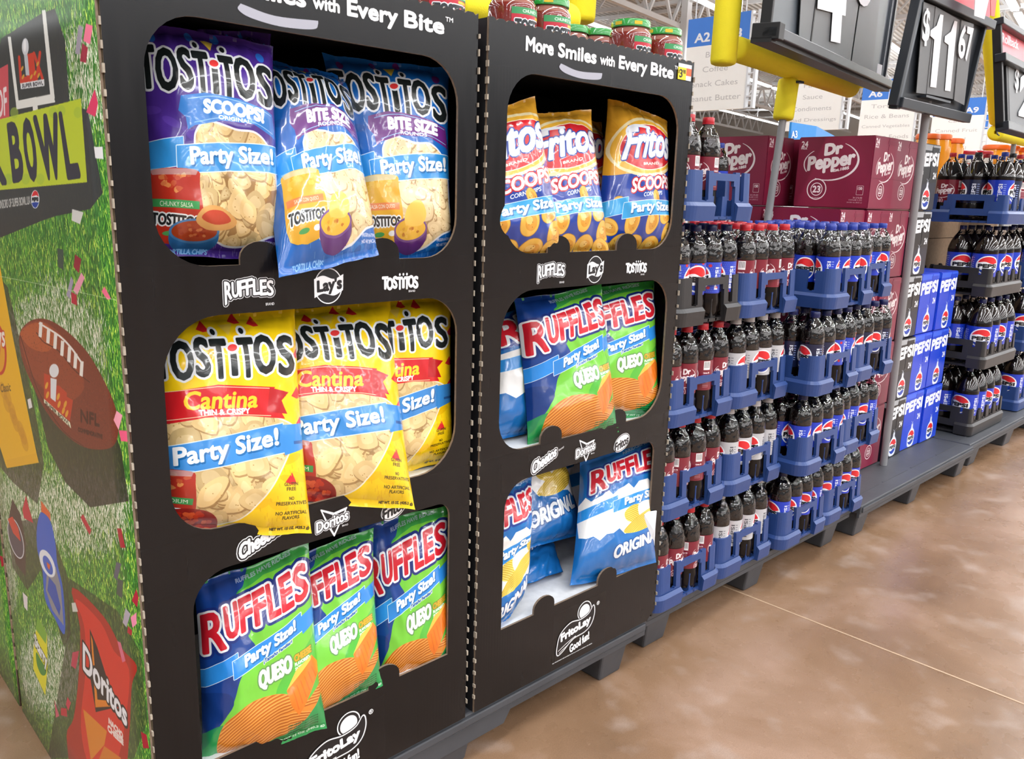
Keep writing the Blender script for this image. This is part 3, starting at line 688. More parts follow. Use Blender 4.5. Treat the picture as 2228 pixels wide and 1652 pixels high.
# ================================================================ FLOOR, CEILING, WALLS
def floor_mat():
    t = NT('polished_brown_concrete'); t.set(rough=0.2, spec=0.5)
    tc = t.new('ShaderNodeTexCoord')
    n1 = t.new('ShaderNodeTexNoise'); n1.inputs['Scale'].default_value = 1.7; n1.inputs['Detail'].default_value = 8; n1.inputs['Roughness'].default_value = 0.62; n1.inputs['Distortion'].default_value = 0.4
    n2 = t.new('ShaderNodeTexNoise'); n2.inputs['Scale'].default_value = 7.5; n2.inputs['Detail'].default_value = 7
    n3 = t.new('ShaderNodeTexNoise'); n3.inputs['Scale'].default_value = 330; n3.inputs['Detail'].default_value = 2
    for n in (n1, n2, n3): t.link(tc.outputs['Object'], n.inputs['Vector'])
    cr = t.new('ShaderNodeValToRGB'); e = cr.color_ramp.elements
    e[0].position = 0.30; e[0].color = (*srgb((0.47, 0.36, 0.265)), 1); e[1].position = 0.72; e[1].color = (*srgb((0.68, 0.56, 0.48)), 1)
    m = e.new(0.52); m.color = (*srgb((0.565, 0.445, 0.345)), 1)
    t.link(n1.outputs['Fac'], cr.inputs[0])
    c2 = t.new('ShaderNodeValToRGB'); f = c2.color_ramp.elements; f[0].position = 0.56; f[0].color = (0, 0, 0, 1); f[1].position = 0.85; f[1].color = (.7, .7, .7, 1)
    t.link(n2.outputs['Fac'], c2.inputs[0])
    mx = t.new('ShaderNodeMix', data_type='RGBA'); mx.inputs[7].default_value = (*srgb((0.74, 0.67, 0.63)), 1)
    t.link(c2.outputs[0], mx.inputs[0]); t.link(cr.outputs[0], mx.inputs[6])
    sp = t.new('ShaderNodeMapRange'); sp.inputs[1].default_value = 0.3; sp.inputs[2].default_value = 0.7; sp.inputs[3].default_value = 0.9; sp.inputs[4].default_value = 1.1
    t.link(n3.outputs['Fac'], sp.inputs[0])
    sc = t.new('ShaderNodeVectorMath', operation='SCALE'); t.link(mx.outputs[2], sc.inputs[0]); t.link(sp.outputs[0], sc.inputs['Scale'])
    t.link(sc.outputs[0], t.b.inputs['Base Color'])
    rr = t.new('ShaderNodeMapRange'); rr.inputs[3].default_value = 0.14; rr.inputs[4].default_value = 0.42
    t.link(n2.outputs['Fac'], rr.inputs[0]); t.link(rr.outputs[0], t.b.inputs['Roughness'])
    bp = t.new('ShaderNodeBump'); bp.inputs['Strength'].default_value = 0.06; bp.inputs['Distance'].default_value = 0.01
    t.link(n2.outputs['Fac'], bp.inputs['Height']); t.link(bp.outputs[0], t.b.inputs['Normal'])
    return t.m
M_FLOOR = floor_mat()
m = MB()
m.box((-25, -45, -0.12), (75, 45, 0.0))
floor = m.build('floor', M_FLOOR); tag(floor, kind='structure')
M_JOINT = plain('joint_filler', (0.74, 0.63, 0.52), 0.5, 0.2, 30)
for (a, b) in (((2.205, 0.9), (2.285, -2.6)), ((0.30, 0.845), (-4.0, 0.70)), ((6.6, 2.0), (6.75, -3.0)), ((2.28, -1.35), (9.0, -1.2))):
    m = MB(); m.beam((a[0], a[1], 0.0004), (b[0], b[1], 0.0004), 0.006, 0.0012)
    tag(m.build('floor_joint', M_JOINT, floor), kind='structure')

def ceiling_mat():
    t = NT('white_corrugated_deck'); t.set(rough=0.7)
    tc = t.new('ShaderNodeTexCoord'); wv = t.new('ShaderNodeTexWave'); wv.bands_direction = 'Y'; wv.inputs['Scale'].default_value = 1.6; wv.inputs['Distortion'].default_value = 0.15
    t.link(tc.outputs['Object'], wv.inputs['Vector'])
    cr = t.new('ShaderNodeValToRGB'); cr.color_ramp.elements[0].color = (*srgb((0.62, 0.61, 0.59)), 1); cr.color_ramp.elements[1].color = (*srgb((0.80, 0.79, 0.77)), 1)
    t.link(wv.outputs['Fac'], cr.inputs[0]); t.link(cr.outputs[0], t.b.inputs['Base Color'])
    bp = t.new('ShaderNodeBump'); bp.inputs['Strength'].default_value = 0.8; bp.inputs['Distance'].default_value = 0.05
    t.link(wv.outputs['Fac'], bp.inputs['Height']); t.link(bp.outputs[0], t.b.inputs['Normal'])
    return t.m
def store(a, b, z=0): p = SA * a + SB * b; return Vector((p.x, p.y, z))
m = MB(); m.box((-20, -42, 7.9), (80, 40, 8.0))
ceil = m.build('ceiling', ceiling_mat()); ceil.rotation_euler = (0, 0, STORE); tag(ceil, kind='structure')
m = MB(); m.box((-10, 33, 0), (80, 33.3, 7.9)); w = m.build('wall_left', M_WALL); w.rotation_euler = (0, 0, STORE); tag(w, kind='structure')
m = MB(); m.box((66, -42, 0), (66.3, 33, 7.9)); w = m.build('wall_far', M_WALL); w.rotation_euler = (0, 0, STORE); tag(w, kind='structure')
# open-web joists (run across the store) and the strip lamps (run along it)
def truss(p, q, depth, n, w, name, label, group):
    root = empty(name, (p + q) / 2, label=label, cat='roof truss', group=group)
    d = (q - p) / n; dn = Vector((0, 0, -depth)); o = root.location
    a = MB(); a.beam(p - o, q - o, w); a.build('top_chord', M_WSTEEL, root)
    a = MB(); a.beam(p + dn - o, q + dn - o, w); a.build('bottom_chord', M_WSTEEL, root)
    a = MB()
    for i in range(n):
        s0 = p + d * i - o; s1 = p + d * (i + 0.5) - o; s2 = p + d * (i + 1) - o
        a.beam(s0, s1 + dn, w * .55); a.beam(s1 + dn, s2, w * .55)
    tag(a.build('web_bars', M_WSTEEL, root), kind='stuff')
    return root
NUM = ['first', 'second', 'third', 'fourth', 'fifth', 'sixth', 'seventh', 'eighth', 'ninth', 'tenth']
for i, a_ in enumerate(range(14, 64, 5)):
    truss(store(a_, -6, 7.8), store(a_, 31, 7.8), 0.9, 24, 0.11, 'roof_joist', 'white steel joist across the store, %s counted from the camera end' % NUM[i], 'cross joists under the roof')
for i, b_ in enumerate((3.6, 10.4, 15.6, 22.0)):
    truss(store(12, b_, 7.3), store(64, b_, 7.3), 1.1, 34, 0.14, 'roof_girder', 'white steel girder running lengthwise, %s from the right' % NUM[i], 'long girders under the roof')
for j, b_ in enumerate((1.9, 5.7, 8.5, 12.5, 18.3)):
    for k in range(4):
        a0 = 14 + k * 12.2
        root = empty('strip_light', store(a0 + 6, b_, 6.2), STORE, label='long white strip light, %s in the %s row from the right' % (NUM[k], NUM[j]), cat='ceiling light', group='strip lights in rows under the roof')
        t = MB(); t.box((-5.9, -0.10, 0.03), (5.9, 0.10, 0.11)); t.build('housing', M_WSTEEL, root)
        t = MB(); t.box((-5.85, -0.085, -0.03), (5.85, 0.085, 0.03)); t.build('diffuser', M_LED, root)
        for x in (-4, 0, 4): t = MB(); t.tube((x, 0, 0.1), (x, 0, 1.6), 0.012, 6); t.build('hanger_rod', M_WSTEEL, root)
for j, (a_, b_) in enumerate(((24, 10.2), (36, 15.2), (36, 5.0), (50, 10.2))):
    t = MB(); t.beam(store(a_, b_, 0), store(a_, b_, 7.9), 0.22); tag(t.build('trim_%d' % (j + 1), M_WSTEEL), kind='structure')
# low back shelving of the grocery aisles behind the pallets, seen as blue end signs and pale rows
def aisle_sign(X, y0, y1, zt, zb, num, lines, label):
    root = empty('aisle_sign', (X, (y0 + y1) / 2, zb), label=label, cat='aisle sign', group='hanging aisle signs')
    w = (y1 - y0) / 2; H_ = zt - zb; hb = H_ * .30
    t = MB(); t.box((-0.03, -w, H_ - hb), (0.03, w, H_)); t.build('blue_header', M_SIGNBLUE, root)
    t = MB(); t.box((-0.03, -w, 0), (0.03, w, H_ - hb)); t.build('white_panel', M_SIGNWHITE, root)
    t = MB(); t.box((-0.04, -w - .16, 0), (0.04, -w - .12, H_)); t.box((-0.04, -w - .03, 0), (0.04, -w, H_))
    for k in range(9): t.box((-0.035, -w - .13, k * H_ / 8.4), (0.035, -w - .02, k * H_ / 8.4 + .02))
    t.build('side_frame', M_WSTEEL, root)
    for sg in (-.8, .8): t = MB(); t.tube((0, sg * w, H_), (0, sg * w, 7.8 - zb), 0.012, 6); t.build('hanger_rod', M_WSTEEL, root)
    x = -0.032
    def q(u0, u1, v0, v1): return [(x, w - u0 * 2 * w, H_ * (1 - v0)), (x, w - u1 * 2 * w, H_ * (1 - v0)), (x, w - u1 * 2 * w, H_ * (1 - v1)), (x, w - u0 * 2 * w, H_ * (1 - v1))]
    V = lambda qq: [Vector(p) for p in qq]
    def tm(s, qq, mat, nm, off=.0):
        Vv, E_, T, asp = glyphs(s, off); TL, TR, BR, BL = V(qq)
        vs = [tuple((BL * (1 - u) + BR * u) * (1 - v) + (TL * (1 - u) + TR * u) * v) for u, v in Vv]
        me = bpy.data.meshes.new(nm); me.from_pydata(vs, [], T); return link(nm, me, root, [mat])
    tm(num[0], q(.12, .38, .16, .26), M_PRINT_W, 'aisle_number', .03)
    tm(num[1], q(.62, .88, .16, .26), M_PRINT_W, 'aisle_number', .03)
    t = MB(); t.box((x - .002, -.008, H_ * .70), (x, .008, H_)); t.build('divider', M_PRINT_W, root)
    for k, s in enumerate(lines):
        hw = min(.44, .034 * len(s)); v = .37 + k * .155
        tm(s, q(.5 - hw, .5 + hw, v, v + .06), M_SIGNTXT, 'category_word')
    return root
aisle_sign(12, 6.20, 7.35, 4.05, 2.62, ('A2', 'A3'), ('Bread', 'Coffee', 'Snack Cakes', 'Peanut Butter'), 'blue and white hanging aisle sign A2 listing bread and coffee, left of the yellow post')
aisle_sign(16, 6.55, 7.75, 4.02, 2.60, ('A4', 'A5'), ('Pasta', 'Sauce', 'Condiments', 'Salad Dressings'), 'hanging aisle sign behind the yellow goal post, listing pasta, sauce and dressings')
aisle_sign(20, 6.75, 8.0, 4.02, 2.55, ('A6', 'A7'), ('Tortillas', 'Rice & Beans', 'Canned Vegetables', 'Mexican Foods'), 'hanging aisle sign A6 listing tortillas and rice, left of the $11.67 sign')
aisle_sign(24.5, 6.75, 8.05, 4.02, 2.55, ('A8', 'A9'), ('Candy', 'Canned Fruit', 'Cereal', 'Oatmeal'), 'hanging aisle sign A8 listing candy and canned fruit, below the $11.67 sign')
aisle_sign(29.0, 6.9, 8.2, 4.02, 2.55, ('A10', 'A11'), ('Chips', 'Nuts', 'Cookies', 'Crackers'), 'farthest hanging aisle sign, mostly hidden by the yellow upright at right')
# blue aisle-end header board low behind the maroon cartons
h0 = at(1718, 316, 4.6); h1 = at(1772, 322, 4.6); h2 = at(1838, 320, 5.6)
root = empty('end_cap_header', (h1.x, h1.y, h1.z - .3), label='small blue aisle-end header board reading A 3 above the maroon soda cartons', cat='shelf sign')
def slab(p, q, zlo, zhi, name, mat, par, th=.03):
    t = MB(); d = (q - p); d.z = 0; d.normalize(); n = Vector((-d.y, d.x, 0)) * th
    t.hexa([Vector((p.x, p.y, zlo)) - root.location, Vector((q.x, q.y, zlo)) - root.location, Vector((q.x, q.y, zlo)) + n - root.location, Vector((p.x, p.y, zlo)) + n - root.location,
            Vector((p.x, p.y, zhi)) - root.location, Vector((q.x, q.y, zhi)) - root.location, Vector((q.x, q.y, zhi)) + n - root.location, Vector((p.x, p.y, zhi)) + n - root.location]); return t.build(name, mat, par)
slab(h0, h1, 0, z0_ if 'z0_' in dir() else 1.75, 'shelf_end', M_WSTEEL, root, .05); slab(h1, h2, 0, 1.75, 'shelf_back', M_WSTEEL, root, .05)
M_HDR = plain('header_blue', (0.16, 0.55, 0.86), 0.5)
z1 = at(1755, 277, 4.8).z; z0_ = at(1755, 330, 4.8).z
slab(h0, h1, z0_, z1, 'end_board', M_HDR, root); slab(h1, h2, z0_, z1, 'side_board', M_HDR, root)
for s, a_, b_, c_, d_ in (('A3', (1722, 285), (1735, 284), (1735, 300), (1722, 301)),):
    tq = [at(px, py, 4.58) for px, py in (a_, b_, c_, d_)]
    o = text_mesh(s, tq, 'board_number', M_PRINT_W, root); o.location = -root.location

# ================================================================ PALLETS
def pallet(x0, x1, y0, y1, feet, label, group=None, name='pallet', deep=()):
    root = empty(name, (x0, y0, 0), label=label, cat='pallet', group=group)
    W = x1 - x0; D = y1 - y0; z = 0.135
    t = MB(); t.box((0, 0, z - .034), (W, D, z)); t.box((.008, -.005, z - .028), (W - .008, 0, z - .007))
    t.build('deck', M_PALLET, root, bevel=.004)
    for ya in (.004, D - .016):                          # skirt, deeper beside the feet
        pts = [(0.0, z - .03)]; prev = 0.0
        low = []
        for (fa, fb) in deep: low.append((max(0, fa - x0 - .045), min(W, fb - x0 + .045)))
        pts = [(0, z - .048)]
        for (la, lb) in low: pts += [(la - .02 if la > .03 else 0, z - .048), (max(la, 0), z - .075), (lb, z - .075), (lb + .02 if lb < W - .03 else W, z - .048)]
        pts += [(W, z - .048), (W, z - .03), (0, z - .03)]
        cl = []
        for p_ in pts:
            if not cl or (abs(cl[-1][0] - p_[0]) + abs(cl[-1][1] - p_[1])) > 1e-4: cl.append(p_)
        plate([cl], .010, 'rim', [M_PALLET], root, lambda x, zz, d, ya=ya: (x, ya + .005 + d, zz), False)
    t = MB()
    for k in range(4): t.box((.03 + k * (W - .06) / 4 + .02, .06, z), (.03 + (k + 1) * (W - .06) / 4 - .02, .066, z + .0015))
    tag(t.build('deck_ribs', M_PALLET, root), kind='stuff')
    for (fx0, fx1) in feet:
        for fy in (0.016, D - .18) :
            t = MB(); a, b = fx0 - x0, fx1 - x0; h = z - .03
            t.hexa([(a + .006, fy + .012, 0), (b - .006, fy + .012, 0), (b - .006, fy + .12, 0), (a + .006, fy + .12, 0), (a - .006, fy - .006, h), (b + .004, fy - .006, h), (b + .004, fy + .13, h), (a - .006, fy + .13, h)])
            t.build('foot', M_PALLET, root, bevel=.006)
    return root
pallet(0.40, 1.655, 0.006, 0.84, [(.43, .54), (.965, 1.06), (1.50, 1.595)], 'long grey plastic pallet under both black chip displays', 'grey pallets', deep=[(.965, 1.10)])
pallet(1.675, 2.915, 0.03, 0.95, [(1.715, 1.82), (2.235, 2.33), (2.755, 2.85)], 'long grey plastic pallet under the stacked blue soda crates', 'grey pallets')
pallet(2.93, 4.12, 0.0, 1.0, [(2.95, 3.04), (3.46, 3.545), (4.0, 4.085)], 'wide grey pallet with bare front edge carrying the maroon and blue cartons', 'grey pallets')
pallet(4.135, 5.35, 0.02, 1.0, [(4.23, 4.33), (4.755, 4.87), (5.25, 5.33)], 'grey pallet under the big bottle crates at the right picture edge', 'grey pallets')
pallet(5.37, 6.6, 0.02, 1.0, [(5.4, 5.5), (5.95, 6.05)], 'farthest grey pallet, past the right picture edge', 'grey pallets')

# ================================================================ CHIP DISPLAYS
def rrect(x0, x1, z0, z1, r, n=8):
    """r = radii BL, BR, TR, TL"""
    out = []
    for (cx, cz, rr, a) in ((x0, z0, r[0], 180), (x1, z0, r[1], 270), (x1, z1, r[2], 0), (x0, z1, r[3], 90)):
        sx = 1 if cx == x0 else -1; sz = 1 if cz == z0 else -1
        if rr < 1e-4: out.append((cx, cz)); continue
        for i in range(n + 1):
            t = math.radians(a + 90 * i / n); out.append((cx + sx * rr + rr * math.cos(t), cz + sz * rr + rr * math.sin(t)))
    return out
def tabbed(loop, zb, tabs, x0):
    """insert upstanding finger tabs in the bottom edge (loop starts with the BL corner, runs to BR)"""
    res = []; done = False
    for i, p in enumerate(loop):
        res.append(p); q = loop[(i + 1) % len(loop)]
        if not done and abs(p[1] - zb) < 1e-4 and abs(q[1] - zb) < 1e-4 and q[0] - p[0] > .2:
            done = True
            for (a, b, h) in tabs:
                a += x0; b += x0; r = (b - a) / 2
                res.append((a, zb))
                for k in range(11):
                    t = math.pi - math.pi * k / 10; res.append(((a + b) / 2 + r * math.cos(t), zb + h * (.30 + .70 * math.sin(t)) if 0 < k < 10 else zb + h * .3))
                res.append((b, zb))
    return res
def serrated(x0, x1, z, n, amp, rev=False):
    pts = []
    for i in range(n * 4 + 1):
        x = x0 + (x1 - x0) * i / (n * 4); k = i % 4
        pts.append((x, z - (amp if k in (3,) else 0) - random.uniform(0, .0012)))
    return pts[::-1] if rev else pts
TABS = [(.172, .238, .034), (.39, .46, .036)]
def header_print():
    A = Art(1260, 160, 630, 80, None)
    W_ = '#eef0f4'
    A.text('More', (93, 22, 165, 46), W_, bold=1.5); A.text('Smiles', (180, 22, 290, 46), W_, bold=1.5)
    A.text('with', (303, 27, 348, 45), W_, bold=.9); A.text('Every', (363, 22, 456, 53), W_, bold=1.5); A.text('Bite', (471, 22, 552, 46), W_, bold=1.5)
    A.text('TM', (556, 18, 572, 25), W_, bold=.3)
    A.poly(openspline([(188, 58), (240, 66), (311, 62)], 12).tolist() + openspline([(311, 66), (306, 74), (280, 78), (240, 79), (200, 74), (184, 66), (188, 58)], 6).tolist(), '#a9abb8')
    return A.image('header_print')
def band_print(k):
    A = Art(1260, 170, 630, 85, None); W_ = '#f0f1f4'; K_ = '#17171b'
    if k == 1:
        qs = [(ch, [(146 + i * 11.2, 34 - (6 - abs(i - 3.5)) * 1.6 - (3 if i == 0 else 0)), (156 + i * 11.2, 33 - (6 - abs(i + .5 - 3.5)) * 1.6), (156 + i * 11.2, 55 - (6 - abs(i - 3)) * 1.4), (146 + i * 11.2, (64 if i == 0 else 56) - (6 - abs(i - 3.5)) * 1.4)]) for i, ch in enumerate('RUFFLES')]
        for g, c in ((3.8, W_), (2.9, K_)):
            for ch, q in qs: A.text(ch, q, c, bold=g)
        for ch, q in qs: A.text(ch, q, W_, bold=1.0)
        A.text('BRAND', (210, 62, 224, 66), W_)
        A.ell(320, 42, 26, 29, W_); A.ell(320, 42, 24.3, 27.3, K_)
        A.poly(openspline([(294, 30), (310, 25), (330, 31), (348, 24)]).tolist() + openspline([(347, 50), (330, 58), (310, 54), (294, 60)]).tolist(), W_)
        A.text("Lay's", [(300, 33), (344, 27), (344, 53), (300, 56)], K_, bold=1.3)
        for i, (ch, x, w) in enumerate((('T', 425, 11), ('O', 434, 12), ('S', 447, 8), ('T', 456, 10), ('i', 467, 3), ('T', 471, 10), ('O', 479, 12), ('S', 491, 9))):
            dy = 1 if i % 2 else -1; A.text(ch if ch != 'i' else 'I', (x, 34 + dy + (5 if ch == 'i' else 0), x + w, 54 + dy), W_, bold=1.3)
        for x in (461, 468.5, 476): A.ell(x, 30, 1.8, 2.4, W_)
        A.text('BRAND', (480, 58, 494, 61.5), W_)
    else:
        A.text('Cheetos', [(150, 34), (222, 10), (222, 32), (150, 60)], W_, bold=5.4); A.text('Cheetos', [(150, 34), (222, 10), (222, 32), (150, 60)], K_, bold=4.0); A.text('Cheetos', [(150, 34), (222, 10), (222, 32), (150, 60)], W_, bold=1.4)
        A.text('BRAND', [(230, 20), (246, 15), (246, 19), (230, 24)], W_)
        A.poly([(297, 12), (322, 24), (348, 20), (322, 66), (310, 44)], W_, grow=1); A.poly([(300, 16), (322, 28), (344, 24), (322, 61), (313, 44)], K_)
        A.text('Doritos', [(288, 33), (350, 24), (350, 42), (288, 52)], W_, bold=3.6); A.text('Doritos', [(288, 33), (350, 24), (350, 42), (288, 52)], K_, bold=2.4); A.text('Doritos', [(288, 33), (350, 24), (350, 42), (288, 52)], W_, bold=1.1)
        A.text('BRAND', (338, 50, 350, 53), W_)
        A.ell(448, 46, 30, 20, W_, rot=-22); A.ell(448, 46, 28.6, 18.6, K_, rot=-22); A.ell(448, 46, 27, 17, W_, rot=-22)
        A.text('Fritos', [(424, 44), (472, 30), (472, 52), (424, 64)], K_, bold=1.0)
    return A.image('band_print_%d' % k)
def base_print():
    A = Art(760, 520, 190, 130, None); W_ = '#f0f1f4'; K_ = '#17171b'
    A.ell(108, 26, 25, 24, W_); A.ell(108, 26, 22.6, 21.6, K_); A.ell(108, 28, 18.5, 18, W_)
    sh = smooth([(28, 58), (60, 42), (95, 46), (124, 40), (140, 24), (144, 46), (134, 70), (112, 82), (70, 86), (34, 106), (18, 108), (18, 84)], 8)
    A.poly(sh, K_, grow=4.6); A.poly(sh, W_, grow=2.6); A.poly(sh, K_)
    A.text('FritoLay', [(28, 60), (130, 46), (132, 70), (30, 84)], W_, bold=1.7)
    A.line(openspline([(20, 100), (48, 90), (80, 82), (62, 92), (34, 102), (24, 107)]), 1.6, W_)
    A.text('Good fun!', [(60, 100), (128, 88), (130, 108), (62, 120)], W_, bold=1.0)
    A.text('®', (152, 18, 162, 28), W_, bold=.3)
    A.text('ALL TRADEMARKS ARE OWNED BY FRITO-LAY NORTH AMERICA, INC. ©2024', (2, 124, 142, 126.5), W_, bold=.1)
    return A.image('base_print')
M_HEAD = img_mat('header_lettering', header_print(), 0.42, alpha=True)
M_BAND1 = img_mat('brand_row_upper', band_print(1), 0.42, alpha=True)
M_BAND2 = img_mat('brand_row_lower', band_print(2), 0.42, alpha=True)
M_BASEP = img_mat('brand_mark_base', base_print(), 0.42, alpha=True)
def sheet(p0, p1, name, mat, parent, y):
    """upright printed sheet facing the aisle, p0 = (x, z) low corner, p1 = high corner"""
    me = bpy.data.meshes.new(name); (x0, z0), (x1, z1) = p0, p1
    me.from_pydata([(x0, y, z0), (x1, y, z0), (x1, y, z1), (x0, y, z1)], [], [(0, 1, 2, 3)])
    uv = me.uv_layers.new(); 
    for l, c in zip(uv.data, ((0, 0), (1, 0), (1, 1), (0, 1))): l.uv = c
    return link(name, me, parent, [mat])
def display(X, label, near):
    W = .630; root = empty('chip_display', (X, 0, .135), label=label, cat='display stand', group='black cardboard chip displays')
    off = Vector((X, 0, .135))
    P = lambda x, z, d: (x, d + .0025, z)
    zt = 1.522
    outl = [(X, .136), (X + W, .136)] + serrated(X, X + W, zt, 26, .004, True)
    if near is False: outl = [(X, .136), (X + W - .03, .136), (X + W, .160)] + serrated(X, X + W, zt, 26, .004, True)
    w1 = tabbed(rrect(X + .050, X + .587, 1.102, 1.438, (.075, .07, .075, .075)), 1.102, TABS, X)
    w2 = tabbed(rrect(X + .050, X + .592, .700, 1.030, (.07, .085, .07, .085)), .700, TABS if not near else TABS[:1], X)
    w3 = tabbed(rrect(X + .072, X + .580, .303, .632, (0, 0, .03, .06)), .303, TABS, X)
    kids = [plate([outl, w1, w2, w3], .005, 'front_panel', [M_BLACK, M_EDGE], root, P)]
    t = MB(); t.box((X, .006, .136), (X + .005, .42, zt - .002)); kids.append(t.build('left_panel', M_INNER, root))
    t = MB(); t.box((X + W - .005, .006, .136), (X + W, .42, zt - .002)); kids.append(t.build('right_panel', [M_BLACK], root))
    t = MB(); t.box((X + .005, .415, .136), (X + W - .005, .42, zt - .002)); kids.append(t.build('back_panel', M_INNER, root))
    for z, mt in ((1.094, M_INNER), (.692, M_WHITE_CB), (.295, M_WHITE_CB)):
        t = MB(); t.box((X + .006, .007, z - .006), (X + W - .006, .414, z)); kids.append(t.build('shelf', mt, root))
    t = MB(); t.box((X + .006, .007, 1.462), (X + W - .006, .414, 1.468)); kids.append(t.build('top_tray', M_INNER, root))
    kids.append(sheet((X, 1.443), (X + W, 1.5225), 'header_lettering', M_HEAD, root, -.0008))
    kids.append(sheet((X, 1.020), (X + W, 1.105), 'brand_row', M_BAND1, root, -.0008))
    kids.append(sheet((X, .612), (X + W, .697), 'brand_row', M_BAND2, root, -.0008))
    kids.append(sheet((X + .237, .150), (X + .427, .280), 'brand_mark', M_BASEP, root, -.0008))
    # perforated fringe left where the shipping sleeve was torn off, on both upright edges
    t = MB()
    for ex in (X - .0015, X + W + .0015):
        z = .17
        while z < 1.49:
            h = random.uniform(.007, .013); s_ = random.uniform(.0008, .0017)
            t.box((ex - s_, -.003 + random.uniform(-.001, .001), z), (ex + s_, .004, z + h)); z += random.uniform(.026, .031)
    kids.append(tag(t.build('torn_perforation', M_FRINGE, root), kind='stuff'))
    t = MB(); t.box((X + .47, -.0035, .2), (X + .4705, -.0005, .2005)); 
    for k in kids: k.location = -off
    return root
D1X, D2X = .392, 1.047
disp1 = display(D1X, 'nearest tall black cardboard chip display with football artwork on its side', True)
disp2 = display(D2X, 'farther black cardboard chip display with salsa jars on top and a price tag', False)

m = MB(); P_ = [at(x, y, -.006) for x, y in ((1402, 1120), (1412, 1114), (1429, 1112), (1426, 1150), (1424, 1188), (1408, 1196), (1400, 1204))]; c_ = sum(P_, Vector()) / len(P_)
root = empty('torn_paper', c_, label='small torn white paper patch hanging at the right edge of the farther display', cat='paper')
k = len(P_); m.add([p - c_ for p in P_] + [p - c_ + Vector((.001, .003, 0)) for p in P_] + [Vector((0, -.012, .004))], [(i, (i + 1) % k, 2 * k) for i in range(k)] + [(i, k + i, k + (i + 1) % k, (i + 1) % k) for i in range(k)])
m.build('sheet', M_PAPER, root)
# price tag at the top right corner of the farther display
tg = empty('price_tag', (1.615, -.001, 1.478), label='small yellow and orange shelf price tag at the display top right corner', cat='price tag')
for x0, x1, z0, z1, mt, nm in ((0, .030, 0, .026, M_YTAG, 'yellow_field'), (.030, .050, .010, .026, M_OTAG, 'orange_field'), (.0, .050, .026, .034, M_PAPER, 'white_header'), (.030, .050, 0, .010, M_PAPER, 'white_field')):
    t = MB(); t.box((x0, -.0015, z0), (x1, 0, z1)); t.build(nm, mt, tg)
for s, (a, b, c, d) in (('3', (.004, .016, .004, .022)), ('98', (.017, .027, .013, .022)), ('$', (.0005, .004, .012, .02))):
    Vv, E_, T, asp = glyphs(s, .02); me = bpy.data.meshes.new('digits'); me.from_pydata([(a + u * (b - a), -.002, c + v * (d - c)) for u, v in Vv], [], T); link('price_digits', me, tg, [M_PRINT_K])

